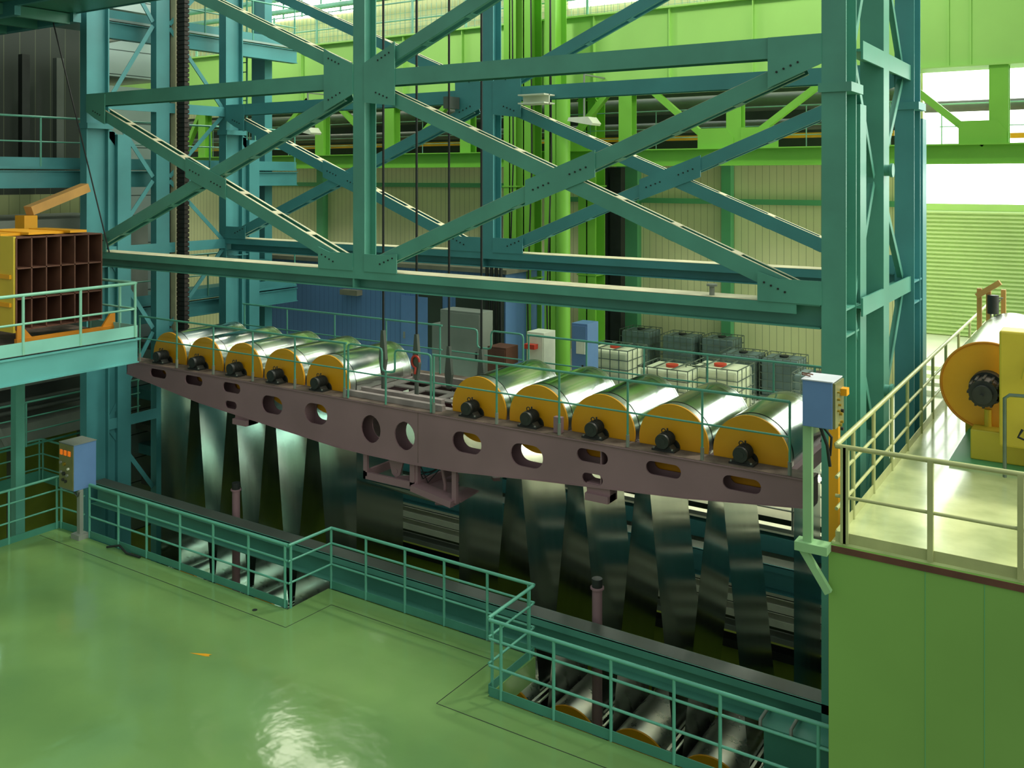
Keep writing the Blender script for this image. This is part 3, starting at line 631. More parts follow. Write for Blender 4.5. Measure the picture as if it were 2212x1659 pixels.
for px in (1240, 1545, 1640, 2122):
    p = aty(px, 305, GY-.08); MB().prism([(p.x-.5, 8.27), (p.x+.5, 8.27), (p.x+.5, 8.55), (p.x+.3, 8.8), (p.x-.5, 8.8)], 1, GY-.08, GY-.06).build('gusset_plate', 'green', CG)
# the gallery seen through the lattice
struct(B(-36, -4.8, 27.2, 27.3, 8.1, 10.1).build('gallery_shade_sheet', 'darkback'))  # dark sheet standing in for the shade inside the gallery
for (z, r, y, m, lb) in ((9.65, .26, 26.4, 'pipe', 'thick grey pipe high in the dark gallery behind the green lattice'), (8.95, .16, 25.8, 'pipe', 'thinner grey pipe low in the dark gallery behind the green lattice'),
                         (9.6, .17, 30.5, 'pipe', 'grey pipe crossing before the bright window at the right')):
    x0, x1 = (-34, -4.9) if y < 30 else (-8, 14)
    tag(MB().cyl((x0, y, z), (x1, y, z), r, 16).build('pipe', m), lb, 'pipe')
tag(B(-34, -4.9, 25.2, 25.35, 8.55, 8.68).build('yellow_rail', 'yellow'), 'yellow guard rail along the foot of the dark gallery', 'rail')
railing('railing', 'thin pale railing inside the dark gallery behind the green lattice', [(-33, 25.0), (-4.9, 25.0)], 8.1, h=1.3, mids=(.4, .6), r=.015, m='mesh', toe=0, spacing=2.2)
tag(B(-4, 14, 30, 30.15, 8.6, 8.75).build('yellow_rail', 'yellow'), 'yellow rail low across the bright window at the right', 'rail')
railing('railing', 'thin railing standing against the bright window at the right', [(-4.5, 29.5), (14, 29.5)], 8.3, h=1.3, mids=(.5,), r=.02, m='mesh', toe=0, spacing=2.2)
# walkway with wire mesh on top of the girder
t = thing('mesh_railing', 'pale green wire mesh railing along the top of the crane girder', 'railing', (-12, 24.5, 12.2))
for z in (12.75, 13.35): MB().cyl((GX0, 24.2, z), (4, 24.2, z), .025, 8).build('rail_tube', 'mesh', t)
b = MB()
for k in range(5): b.box(GX0, 4, 24.2, 24.21, 12.3+.17*k, 12.31+.17*k)
for k in range(160): x = -34+.22*k; b.box(x, x+.01, 24.2, 24.21, 12.2, 13.2)
b.build('wire_mesh', 'mesh', t)
for k in range(17): x = -33+2.2*k; MB().box(x-.03, x+.03, 24.15, 24.21, 12.2, 13.4).build('post', 'mesh', t)
for z, y, lb in ((14.4, 25.5, 'upper of two pale blue green pipes above the crane girder at top left'), (13.9, 25.5, 'lower of two pale blue green pipes above the crane girder at top left')):
    tag(MB().cyl((-34, y, z), (-13, y, z), .1, 14).build('pipe', 'mesh'), lb, 'pipe')
struct(B(-31.5, -25.0, 27.95, 28.0, 14.2, 18.5).build('added_glare_window', 'glare_glow'))  # glowing pane added to put the glare on the floor
for k in range(6): x = -31+1.1*k; struct(B(x-.05, x+.05, 27.9, 27.99, 14.2, 18.5).build('added_window_frame', 'mesh'))  # uprights of the added glare pane
# crane columns
def gcol(px0, px1, y, z1, label, m='green', rnd=False):
    x0 = aty(px0, 400, y).x; x1 = aty(px1, 400, y).x
    t = thing('crane_column', label, 'column', ((x0+x1)/2, y, 1.6), 'green crane columns')
    MB().box(x0, x1, y, y+.03, 1.6, z1).box((x0+x1)/2-.02, (x0+x1)/2+.02, y, y+.6, 1.6, z1).box(x0, x1, y+.6, y+.63, 1.6, z1).build('shaft', m, t)
    for z in (4.5, 7.2, 9.8): MB().box(x0-.04, x1+.04, y-.02, y+.66, z, z+.04).build('collar_plate', m, t)
    return t
gcol(1088, 1114, 22.9, 14.5, 'left narrow bright green crane column just right of the blue office')
gcol(1116, 1146, 23.1, 14.5, 'second green crane column, in shade directly right of the narrow bright one')
gcol(1176, 1200, 22.9, 14.5, 'flat faced green crane column in the middle beside a round green one')
t = thing('round_column', 'round yellow green column standing against the middle crane column', 'column', (aty(1213, 400, 22.9).x, 22.9, 1.6))
x = aty(1213, 400, 22.9).x; MB().cyl((x, 23.0, 1.6), (x, 23.0, 10.06), .2, 28).build('shaft', 'green', t)
for z in (4.4, 7.6): MB().cyl((x, 23.0, z), (x, 23.0, z+.12), .23, 28).build('band', 'green', t)
gcol(1249, 1286, 25.0, 10.06, 'wide green crane column beside the black cable risers', m='green')
for px0, px1, lb in ((1291, 1312, 'left of two black vertical cable risers before the back wall'), (1318, 1341, 'right of two black vertical cable risers before the back wall')):
    a, c = aty(px0, 400, 26.5), aty(px1, 400, 26.5)
    tag(B(a.x, c.x, 26.5, 26.8, 1.6, 7.8).build('cable_riser', 'dark'), lb, 'cable riser')
for k, (px, y) in enumerate(((1106, 22.9), (1146, 22.6), (1188, 22.4))):
    x = aty(px, 400, y).x
    tag(MB().tube([(x, y, 14), (x+.05, y, 8), (x-.1, y, 4), (x-.05, y, 1.6)], .022, 6).build('hanging_cable', 'rope'), ('thin black cable hanging beside the left crane column', 'thin black cable hanging between the two groups of crane columns', 'thin black cable hanging before the middle crane column')[k], 'cable')
# ------------------------------------------------------------------ blue office and what stands before it
OF = thing('site_office', 'long blue clad site office under the back gallery behind the rollers', 'office', (-19.5, 22, 1.6))
OX0, OX1 = aty(560, 650, 22).x, aty(1092, 650, 22).x
MB().box(OX0, OX1, 22, 25.5, 1.6, 4.75).build('wall', 'officeblue', OF); MB().box(OX0-.1, OX1+.1, 21.9, 25.6, 4.75, 4.87).build('roof', 'office_roof', OF)
a, c = aty(868, 680, 21.98), aty(925, 680, 21.98)
o = MB().box(a.x, c.x, 21.95, 22, 1.6, 3.9).build('door', 'blue', OF); MB().box(a.x+.1, a.x+.16, 21.92, 21.95, 2.6, 2.8).build('handle', 'grey', o)
a, c = aty(741, 624, 21.9), aty(778, 635, 21.9)
MB().box(a.x, c.x, 21.75, 22, c.z-.05, a.z).build('air_vent', 'office_roof', OF)
for px0, px1 in ((905, 955), (985, 1088)):
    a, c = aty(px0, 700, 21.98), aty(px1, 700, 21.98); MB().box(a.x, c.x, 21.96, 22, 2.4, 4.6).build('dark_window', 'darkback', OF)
def cabinet(px0, px1, pyt, y, h, m, label, cat='cabinet', d=.6):
    a, c = aty(px0, pyt, y), aty(px1, pyt, y); zt = (a.z+c.z)/2
    t = thing('cabinet', label, cat, ((a.x+c.x)/2, y+d/2, 1.6))
    MB().box(a.x, c.x, y+.02, y+d, 1.6, zt).build('body', m, t, .01)
    o = MB().box(a.x+.03, c.x-.03, y, y+.02, 1.75, zt-.06).build('door', m, t)
    MB().box(c.x-.14, c.x-.1, y-.03, y, (zt+1.6)/2-.1, (zt+1.6)/2+.1).build('handle', 'dark', o)
    return t, a.x, c.x, zt
cabinet(950, 1037, 672, 20.2, 2, 'grey', 'tall pale green cabinet standing before the blue office')
cabinet(932, 958, 700, 20.6, 2, 'grey', 'lower grey cabinet at the left of the tall pale one before the office')
cabinet(1137, 1174, 718, 20.4, 2, 'white', 'white cabinet between the green crane columns')
tt, ax, cx_, zt = cabinet(1234, 1268, 699, 20.4, 2, 'blue', 'blue grey cabinet with a white notice right of the middle crane column')
MB().box(ax+.15, ax+.4, 20.38, 20.4, zt-.75, zt-.4).build('notice', 'white', tt)
cabinet(1052, 1092, 750, 20.0, 2, 'brown', 'low dark brown box beside the left crane column')
a = aty(1147, 748, 20.3); tag(B(a.x-.16, a.x+.16, 20.2, 20.38, a.z-.06, a.z+.06).build('red_horn', 'red'), 'small red bracket on the front of the white cabinet', 'bracket')
for px in (1052, 1062, 1072, 1082):
    x = aty(px, 650, 21.5).x
    tag(MB().cyl((x, 21.5, 1.6), (x, 21.5, 6.5), .05, 8).build('conduit', 'dark'), {1052: 'leftmost', 1062: 'second from the left', 1072: 'third from the left', 1082: 'rightmost'}[px]+' of four dark conduits before the office end', 'conduit', 'dark conduits')
# intermediate bulk containers
def tote_proto(m):
    t = thing('liquid_tote', '', 'tank', (0, 0, 0), 'caged liquid totes')
    o = MB().box(-.52, .52, -.46, .46, .14, 1.08).build('tank', m, t, .05)
    MB().cyl((.0, 0, 1.08), (0, 0, 1.13), .13, 20).build('lid', 'red' if m == 'tote' else 'dark', o)
    b = MB()
    for z in (.16, .35, .54, .73, .92, 1.12):
        for (p, q) in (((-.55, -.5), (.55, -.5)), ((.55, -.5), (.55, .5)), ((.55, .5), (-.55, .5)), ((-.55, .5), (-.55, -.5))): b.bar((*p, z), (*q, z), .016, .016)
    for k in range(6):
        x = -.55+.22*k; b.box(x-.008, x+.008, -.508, -.492, .14, 1.12); b.box(x-.008, x+.008, .492, .508, .14, 1.12)
    for k in range(5):
        y = -.5+.25*k; b.box(-.558, -.542, y-.008, y+.008, .14, 1.12); b.box(.542, .558, y-.008, y+.008, .14, 1.12)
    for x in (-.2, .2): b.box(x-.012, x+.012, -.5, .5, 1.11, 1.13)
    b.build('cage', 'cage', t)
    b = MB()
    for x in (-.5, 0, .5): b.box(x-.06, x+.06, -.5, .5, 0, .13)
    b.box(-.55, .55, -.5, .5, .12, .14); b.build('pallet', 'grey', t)
    return t
tw = tote_proto('tote'); td = tote_proto('toted')
usedw = usedd = False
tw.scale = (1.15, 1.15, 1.28); td.scale = (.92, .92, 1.05)
for (px, y, kind, lb) in ((1452, 20.7, 'w', 'white caged liquid tote with red lid nearest behind the right roller row'), (1330, 22.2, 'w', 'caged liquid tote with red lid left of the nearest white one'),
                    (1556, 21.4, 'w', 'white caged liquid tote between the nearest white one and the slate ones'), (1606, 24.6, 'd', 'left of the two slate grey caged totes right of the white ones'),
                    (1694, 24.6, 'd', 'right of the two slate grey caged totes beside the white ones'), (1475, 26.4, 'd', 'dim caged tote, middle of the rear row against the back wall'),
                    (1560, 26.6, 'd', 'dim caged tote, rightmost of the rear row against the back wall'), (1768, 23.0, 'd', 'caged tote half hidden behind the right front tower column'), (1385, 26.6, 'd', 'dim caged tote, leftmost of the rear row beside the mint green stanchion')):
    x = aty(px, 780, y).x
    if kind == 'w':
        if not usedw: tw.location = (x, y, 1.6); tw['label'] = lb; usedw = True
        else: dup(tw, (x, y, 1.6), lb)
    else:
        if not usedd: td.location = (x, y, 1.6); td['label'] = lb; usedd = True
        else: dup(td, (x, y, 1.6), lb)
# light fittings
def flood(p, lb, s=1):
    t = thing('floodlight', lb, 'lamp', p)
    x, y, z = p; MB().prism([(x-.36*s, z-.02), (x+.25*s, z-.02), (x+.4*s, z-.2), (x+.36*s, z-.26), (x-.4*s, z-.12)], 1, y-.25, y+.25).build('housing', 'white', t)
    MB().box(x-.02, x+.02, y-.02, y+.02, z-.02, z+1.15).box(x-.02, x+.02, y-.02, 23.99, z+1.15, z+1.19).build('hanger', 'grey', t)
flood(tuple(aty(1262, 252, 22.8)), 'flat white floodlight hanging in front of the green lattice')
flood(tuple(aty(665, 275, 22.8)), 'small white floodlight hanging before the lattice at the left')
a = aty(1132, 206, 17.1); c = aty(1188, 224, 17.1)
t = thing('beam_stub', 'short white I shaped beam stub under the rear upper beam right of the middle post', 'beam stub', (a.x, 17.1, c.z))
MB().box(a.x, c.x, 16.85, 17.3, a.z-.03, a.z).box(a.x, c.x, 16.85, 17.3, c.z, c.z+.03).box(a.x, c.x, 17.06, 17.09, c.z, a.z).build('stub', 'white', t)
a = aty(969, 210, 17.1); t = thing('beam_stub', 'short dim brown beam stub under the rear upper beam left of the middle post', 'beam stub', (a.x, 17.1, a.z-.25))
MB().box(a.x, a.x+.16, 16.9, 17.3, a.z-.27, a.z).build('stub', 'greyd', t)
# ================================================================== LEFT SIDE
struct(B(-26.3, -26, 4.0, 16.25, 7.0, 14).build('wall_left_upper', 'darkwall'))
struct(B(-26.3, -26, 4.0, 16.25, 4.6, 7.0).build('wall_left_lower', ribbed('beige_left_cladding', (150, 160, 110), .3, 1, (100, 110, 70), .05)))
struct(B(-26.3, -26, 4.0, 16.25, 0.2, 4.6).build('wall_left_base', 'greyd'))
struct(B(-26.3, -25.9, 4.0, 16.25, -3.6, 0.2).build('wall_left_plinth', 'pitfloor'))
t = thing('added_tube_lamp', 'added unseen fill tube lamp beneath the left platform over the lower left bay', 'lamp', (-21.5, 9.5, 3.5))  # unseen tube added to lighten the dark lower left bay
MB().box(-21.55, -21.45, 7.5, 11.5, 3.5, 3.6).box(-21.52, -21.48, 8, 8.05, 3.6, 3.86).box(-21.52, -21.48, 11, 11.05, 3.6, 3.86).build('lamp_body', 'white', t); MB().cyl((-21.5, 7.6, 3.46), (-21.5, 11.4, 3.46), .035, 10).build('tube', 'tubec', t)
t = thing('furnace_casing', 'tall silver clad furnace casing with level joints behind the left end of the tower', 'furnace', (-29, 18, -3.6))
MB().box(-33, -26, 16.25, 19.3, -3.6, 10.3).build('casing', 'silver', t)
MB().prism([(16.25, 10.6), (17.2, 11.6), (19.3, 12.2), (19.3, 10.6)], 0, -33, -26).build('sloped_hood', 'silver', t)
MB().box(-32.5, -25.6, 16.4, 19.2, 12.6, 14).build('duct', 'silver', t)
# dark machinery inside the left upper bay
for k, (y, m) in enumerate(((10.2, 'greyd'), (10.9, 'stanchion'), (12.3, 'greyd'), (13.0, 'greyd'), (14.2, 'dark'), (15.2, 'greyd'))):
    tag(B(-25.7, -25.5, y, y+.22, 7.75, 10.9).build('wall_mullion', m), ('first', 'second', 'third', 'fourth', 'fifth', 'sixth')[k]+' from the left of the upright strips on the dark left wall', 'mullion', 'upright strips')
# three levels of side walkway
for z, y0, nm in ((7.75, 6.0, 'middle'), (11.6, 14.0, 'top'), (4.1, 14.2, 'lower')):
    t = thing('side_walkway', f'{nm} level blue teal walkway beside the left end of the tower', 'walkway', (-23, y0, z))
    MB().box(-24.2, -21.9, y0, 21, z-.06, z).build('walk_deck', 'silver' if z > 8 else 'tealb', t)
    MB().box(-21.95, -21.9, y0, 21, z-.5, z-.1).box(-22.1, -21.85, y0, 21, z-.12, z-.1).box(-22.1, -21.85, y0, 21, z-.52, z-.5).build('edge_beam', 'tealb', t)
    railing('railing', '', [(-21.93, y0), (-21.93, 21)], z, h=1.2, mids=(.5,), toe=.22, m='rail', mt='tealb', parent=t, spacing=1.6)
x = aty(560, 300, 20.2).x
t = thing('access_column', 'pale teal column with a caged ladder left of the blue office', 'column', (x, 20.2, 1.6))
MB().box(x-.35, x+.25, 20.2, 20.5, 1.6, 14).build('shaft', 'tealb', t)
for xx in (-.95, -.5): MB().box(x+xx, x+xx+.04, 20.1, 20.14, 1.6, 14).build('ladder_rail', 'rail', t)
b = MB()
for k in range(40): b.box(x-.93, x-.48, 20.1, 20.13, 1.8+.3*k, 1.83+.3*k)
b.build('ladder_rungs', 'rail', t)
t = thing('side_bracket', 'pale teal bracketed ledge left of the blue office above the rollers', 'ledge', (x, 20, 4.6))
MB().box(x-.9, x+.6, 19.7, 20.08, 4.65, 4.95).prism([(x-.9, 4.2), (x+.2, 4.2), (x+.5, 4.65), (x-.9, 4.65)], 1, 19.75, 20.05).build('ledge', 'tealb', t)
# cable chain and its guide
p = aty(361, 500, 15.6); 
t = thing('guide_mast', 'black vertical guide mast with a worn pale edge at the left end of the tower', 'mast', (-20.75, 15.75, -1))
x0, x1, x2 = aty(357, 0, 15.7).x, aty(367, 0, 15.7).x, aty(378, 0, 15.7).x
MB().box(x0, x1, 15.7, 15.9, 2.9, 14).build('mast', 'dark', t); MB().box(x1, x2, 15.72, 15.8, 2.9, 14).build('wear_strip', 'cream', t)
for z in (11.6, 9.9, 8.2, 6.3, 4.9): MB().box(x0-.25, x0, 15.66, 15.74, z, z+.06).cyl((x0-.1, 15.6, z+.03), (x0-.1, 15.75, z+.03), .07, 10).build('clamp', 'brown', t)
x0, x1 = aty(381, 0, 15.8).x, aty(402, 0, 15.8).x
t = thing('cable_chain', 'black jointed cable chain hanging down beside the guide mast onto the carriage', 'cable chain', ((x0+x1)/2, 15.8, 3.0))
b = MB(); z = 3.05
while z < 14: b.box(x0, x1, 15.75, 15.9, z, z+.085); b.box(x0+.03, x1-.03, 15.77, 15.88, z+.085, z+.12); z += .12
b.build('links', 'chain', t)
# ---- upper left canopy with joists
t = thing('overhead_platform', 'dark teal overhead platform with joists crossing the top left corner', 'platform', (-26, 10, 11.4))
MB().box(-25.9, -17.7, 5, 13.0, 11.42, 11.5).build('deck_plate', 'toe', t)
MB().box(-25.9, -20.95, 12.9, 13.1, 11.2, 11.5).build('edge_beam', 'tealb', t); MB().box(-17.72, -17.7, 5, 13.0, 11.4, 11.52).box(-20.95, -17.7, 12.98, 13.02, 11.4, 11.52).build('edge_trim', 'tealb', t)
for y in (6.5, 8.1, 9.7, 11.3): MB().box(-25.9, -20.6, y, y+.14, 11.1, 11.42).box(-20.6, -17.72, y, y+.1, 11.3, 11.42).build('joist', 'tealb', t)
for x in (-21.2, -22.6, -24.0): MB().box(x, x+.12, 5, 12.9, 11.15, 11.4).build('cross_joist', 'toe', t)
a = aty(112, 36, 12.6); c = aty(236, 545, 13.19)
tag(MB().tube([a, c], .018, 6).build('stay_cable', 'rope'), 'thin black slanting cable from the overhead platform down past the left tower column', 'cable')
# ---- left mid platform with the brown grid box
PL = thing('left_platform', 'pale teal edged platform at the left carrying the yellow and brown box', 'platform', (-19, 9.5, 4.2))
PX = -17.26; PY1 = 12.05; pz = 4.2
MB().box(-23, PX, 4, PY1, pz-.05, pz).build('deck_plate', 'deck', PL)
MB().box(PX-.03, PX+.01, 4, PY1, pz-.55, pz-.1).box(PX-.15, PX+.06, 4, PY1+.05, pz-.1, pz-.07).box(PX-.15, PX+.06, 4, PY1, pz-.57, pz-.55).build('edge_beam', 'cyan', PL)
MB().box(-23, PX, PY1-.03, PY1, pz-.5, pz-.05).build('end_beam', 'teal', PL)
railing('railing', '', [(PX, 4), (PX, PY1), (-19.0, PY1)], pz-.04, h=1.12, mids=(.52,), toe=.24, m='railpale', mt='toec', parent=PL, posts=[(PX, atx(px, 700, PX).y) for px in (50, 174)]+[(PX, PY1-.05), (PX-.6, PY1), (-18.9, PY1)], r=.028)
MB().box(-20.2, -20.0, 11.0, 11.2, -3.6, pz-.05).build('support_post', 'teal', PL)
for x in (-18.5, -19.6, -21): MB().box(x, x+.15, 4, PY1-.05, pz-.35, pz-.05).build('joist', 'teal', PL)
BX_ = thing('grid_crate', 'yellow topped box with an open brown steel grid face on the left platform', 'crate', (-18.8, 10.9, pz))
y0, y1 = atx(36, 600, -18.1).y, atx(220, 600, -18.1).y; zt, zb = 6.3, 4.5
MB().box(-19.0, -18.95, y0, y1, zb, zt).build('back_plate', 'brown', BX_)
b = MB()
for k in range(7): y = y0+(y1-y0)*k/6; b.box(-18.95, -18.1, y-.012, y+.012, zb, zt)
for k in range(4): z = zb+(zt-zb)*k/3; b.box(-18.95, -18.1, y0, y1, z-.012, z+.012)
b.build('grid_plates', 'brown', BX_)
MB().box(-20.4, -18.13, y0-.05, y0, zb-.05, zt+.03).build('side_plate', 'yellowg', BX_)
b = MB()
for z in (4.95, 5.5): b.box(-20.4, -18.2, y0-.09, y0-.05, z, z+.08)
b.build('side_ribs', 'yellow', BX_)
for k, (u0, u1, v0, v1) in enumerate(((-20.3, -18.6, y0-.05, y0+.5), (-20.0, -18.3, y0+.35, y0+1.0), (-20.2, -18.5, y0+.85, y0+1.3), (-19.8, -18.25, y0+1.2, y1-.25))):
    MB().box(u0, u1, v0, v1, zt+.02+.02*(k % 2), zt+.07+.02*(k % 2)).build('top_plate', 'yellow', BX_)
b = MB()
b.box(-18.15, -18.05, y0-.02, y1+.3, 4.25, 4.33)
b.prism([(y0+.0, 4.25), (y0+.08, 4.25), (y0+.3, 4.33), (y0+.08, 4.6), (y0, 4.6)], 0, -18.13, -18.08); b.prism([(y1+.3, 4.25), (y1+.3, 4.6), (y1+.2, 4.6), (y1, 4.33), (y1, 4.25)], 0, -18.13, -18.08)
b.build('cradle', 'orange', BX_)
# orange inclined channel and grey duct behind the crate
t = thing('inclined_channel', 'orange box section beam sloping up behind the yellow topped crate', 'beam', (-22, 11, 6.6))
a = aty(62, 465, 11.6); c = aty(185, 405, 13.0)
MB().bar(a+Vector((0, 0, .1)), c, .3, .2).build('beam', 'paleorange', t); MB().box(a.x-.2, a.x+.18, 11.4, 11.7, 5.9, a.z).build('bracket', 'yellow', t)
t = thing('grey_duct', 'smooth grey duct behind the yellow topped crate at the far left', 'duct', (-23, 12, 4.2))
MB().box(-25.9, -22.3, 11.0, 15.9, 4.2, 6.45).build('casing', 'grey', t)
# ---- lower left: railings, conveyor
railing('railing', 'upper of two dim teal railings in the lower left bay below the platform', [(-22.8, 8), (-22.8, 16)], .8, m='rail', mids=(.33, .66), toe=.05, spacing=1.5)
railing('railing', 'lower of two teal railings in the lower left bay, over the olive floor', [(-23.5, 8), (-23.5, 13.6), (-21.8, 13.6)], -.4, m='rail', mids=(.33, .66), toe=.3, spacing=1.5)
t = thing('conveyor', 'long dim grey conveyor table in the lower left bay under the platform', 'conveyor', (-25, 12, -3.6))
MB().box(-25.9, -24.2, 7, 16, .5, 1.0).build('table', 'grey', t); MB().box(-25.8, -24.6, 7, 16, 1.9, 2.35).build('cover', 'grey', t)
for y in (8.5, 11, 13.5, 15.5): MB().box(-25, -24.8, y, y+.2, -3.6, .5).build('leg', 'greyd', t)
for z in (1.3, 1.55): MB().cyl((-24.5, 7, z), (-24.5, 16, z), .06, 8).build('tube', 'greyd', t)
t = thing('pinch_stand', 'pale tangled mechanism hanging in the lower left bay beside the conveyor', 'machine', (-23.6, 11.8, 1))
b = MB(); rr = random.Random(4)
for k in range(16):
    p = Vector((-23.9+rr.random()*.3, 11.2+rr.random()*1.3, 1.4+rr.random()*1.6)); q = p+Vector((.1*rr.random(), (rr.random()-.3)*.5, -.3-rr.random()*.6)); b.bar(p, q, .05, .1)
b.tube([(-23.7, 11.3, 3), (-23.7, 11.6, 2.4), (-23.7, 11.9, 1.6), (-23.7, 12.4, 1.2)], .06)
b.cyl((-23.7, 11.9, 2.2), (-23.5, 11.9, 2.2), .3, 18); b.build('linkage', 'grey', t)
# shelf like machinery between the columns under the carriage, left
for k, (z, d) in enumerate(((2.2, .2), (.6, .3), (-.4, .18), (-1.2, .3), (-2.2, .25))):
    tag(B(-26, -21.5, 17.9+.1*k, 19.2, z, z+d).build('pit_shelf', 'tealb' if k % 2 else 'greyd'), ('topmost', 'second', 'third', 'fourth', 'lowest')[k]+' of the dim steel ledges behind the left end of the tower', 'ledge', 'dim steel ledges')
# ---- things behind the hanging strips on the right (far side of the pit)
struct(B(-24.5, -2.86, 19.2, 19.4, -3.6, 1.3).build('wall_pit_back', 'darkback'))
t = thing('strip_guide_frame', 'teal and grey layered machine frame behind the hanging strips on the right', 'machine frame', (-8, 18.6, -3.6))
MB().box(-19.5, -3.3, 18.7, 18.75, .62, 1.6).build('pale_panel', 'white', t)
for z, d, m in ((.5, .08, 'white'), (.1, .32, 'tealb'), (-.05, .05, 'white'), (-.4, .25, 'tealb'), (-.75, .1, 'white'), (-1.05, .14, 'white'), (-1.35, .14, 'white'), (-1.65, .1, 'grey'), (-2.0, .16, 'dark')):
    MB().box(-19.5, -3.3, 18.2, 18.5, z, z+d).build('frame_bar', m, t)
MB().box(-19.5, -3.3, 18.6, 19.19, -3.6, -2.1).build('lower_plate', 'pitfloor', t)
railing('railing', 'grey railing glimpsed behind the right strips just under the carriage', [(-14, 18.05), (-3.2, 18.05)], .6, m='grey', mt='grey', toe=.08, spacing=2.0)
# frame that carries the lower rollers
LF = thing('lower_roller_frame', 'dark frame with bright rails carrying the lower rollers in the pit', 'roller frame', (-8, 15.4, -3.6))
for y in (14.05, 16.7): MB().box(-20.6, -3.4, y, y+.25, -3.3, -3.0).build('side_beam', 'dark', LF)
for XS, n in ((LXS, 5), (RXS, 6)):
    for k in range(n):
        x = XS[0]+1.3125*(k-.5)+.66-.66*0
        x = XS[0]+1.3125*k
        MB().bar((x-.05, 14.3, -2.0), (x-.05, 16.6, -2.0), .05, .1).bar((x+.07, 14.3, -1.95), (x+.07, 16.6, -1.95), .03, .03).bar((x, 14.4, -3.1), (x, 14.4, -2.0), .05, .05).bar((x, 16.5, -3.1), (x, 16.5, -2.0), .05, .05).build('scraper_bar', 'drum', LF)
t = thing('pit_box_beam', 'short teal box beam with two clips in the bottom right of the pit', 'beam', (-4, 12.6, -2))
a = aty(1650, 1562, 12.7); z0 = a.z
MB().box(a.x, -3.0, 12.7, 12.95, z0-.7, z0).box(a.x-.03, -3.0, 12.6, 13.05, z0-.02, z0+.02).box(a.x-.05, -3, 12.6, 13.05, z0-.72, z0-.68).build('beam', 'teal', t)
for x in (a.x, a.x+.42): MB().tube([(x, 12.55, z0+.03), (x, 12.55, z0+.12), (x, 12.85, z0+.12), (x, 13.0, z0+.05)], .025).build('clip', 'grey', t)
# ================================================================== CONTROL BOXES
def cbox(name, lb, x0, x1, y0, y1, z0, z1, px, py, pz0, pz1, left):
    t = thing(name, lb, 'control box', ((x0+x1)/2, (y0+y1)/2, pz0))
    MB().box(x0, x1, y0, y1, z0, z1).build('enclosure', 'blue', t, .008)
    MB().box(x0-.01, x1+.01, y0-.01, y1+.01, z1, z1+.012).build('lid', 'boxtop' if not left else 'grey', t)
    MB().box(px-.05, px+.05, py-.04, py+.04, pz0, pz1).build('post', 'post' if not left else 'grey', t)
    return t
# left one
p = atz(172, 1160, 0); cxl, cyl = p.x+.05, p.y-.02
zb_, zt_ = 1.0, 1.95; x0, x1 = cxl-.50, cxl+.02; 
t = cbox('control_box', 'small control box with three orange buttons on a grey post at the left railing corner', x0, x1, cyl-.15, cyl+.35, zb_, zt_, cxl, cyl, 0, zb_, True)
MB().box(cxl-.14, cxl+.14, cyl-.12, cyl+.12, 0, .1).build('foot_plate', 'grey', t)
f = MB().box(x0+.01, x1-.01, cyl-.165, cyl-.15, zb_+.02, zt_-.01).build('front_panel', 'panel', t)
for k in range(3): MB().box(x0+.06+.14*k, x0+.15+.14*k, cyl-.185, cyl-.165, zt_-.24, zt_-.13).build('orange_button', 'lamp', f, .01)
for (dx, dz, m, r) in ((.09, .4, 'grey', .03), (.22, .42, 'brass', .035), (.36, .5, 'white', .025), (.1, .6, 'grey', .03), (.2, .62, 'black', .04), (.32, .64, 'grey', .03), (.17, .75, 'black', .03), (.27, .77, 'black', .03)):
    MB().cyl((x0+dx, cyl-.165, zt_-dz), (x0+dx, cyl-.2, zt_-dz), r, 14).build('knob', m, f)
MB().tube([(x0+.3, cyl, zb_), (x0+.32, cyl-.02, zb_-.08), (cxl, cyl-.06, zb_-.12), (cxl+.05, cyl-.05, zb_-.02)], .02).build('cable_loop', 'greyd', t)
# right one
pb = aty(1741, 1000, 10.85); px_ = pb.x
q0 = aty(1733, 820, 10.75); q1 = aty(1798, 933, 10.75)
t = cbox('control_box', 'large blue control box with an amber switch on a pale post beside the raised platform', q0.x, q1.x, 10.75, 11.15, q1.z+.02, q0.z, px_+.01, 10.9, 3.3, q1.z+.02, False)
xr = q1.x; zl, zh = q1.z+.02, q0.z
f = MB().box(xr, xr+.03, 10.76, 11.14, zl+.01, zh-.01).build('switch_panel', 'panel', t)
MB().box(xr+.03, xr+.1, 10.98, 11.1, zh-.18, zh-.1).build('amber_switch', 'yellow', f)
for (yy, dz, m, r) in ((10.86, .12, 'brass', .012), (10.86, .2, 'brass', .015), (10.9, .27, 'brass', .014), (10.86, .33, 'brass', .014), (10.95, .38, 'brass', .02), (11.02, .36, 'black', .022), (10.93, .5, 'brass', .02), (11.0, .48, 'brass', .018), (11.0, .56, 'black', .02)):
    MB().cyl((xr+.03, yy, zh-dz), (xr+.06, yy, zh-dz), r, 12).build('knob', m, f)
b = MB().tube([(q0.x+.05, 10.9, zh+.02), (q0.x-.03, 10.85, zh+.04), (q0.x-.02, 10.8, zh+.07), (q0.x+.08, 10.9, zh+.04)], .008, 6).build('loose_wire', 'brown', t)
MB().tube([(px_+.12, 10.95, zl), (px_+.2, 11.0, zl-.25), (-2.85, 11.05, zl-.5)], .02).tube([(px_+.14, 10.95, zl), (px_+.25, 11.0, zl-.15), (-2.85, 11.06, zl-.38)], .015).build('cable', 'dark', t)
MB().box(px_-.12, -2.82, 10.8, 11.0, 3.2, 3.3).bar((px_-.05, 10.9, 3.2), (-2.83, 10.92, 2.75), .08, .08).build('bracket', 'post', t)
# yellow painted post at the platform corner
a = aty(1790, 1050, 12.3); tag(B(a.x-.0, a.x+.12, 12.3, 12.4, -3.6, 4.6).build('yellow_post', 'yellow'), 'amber painted post between the platform railing and the right tower column', 'post')
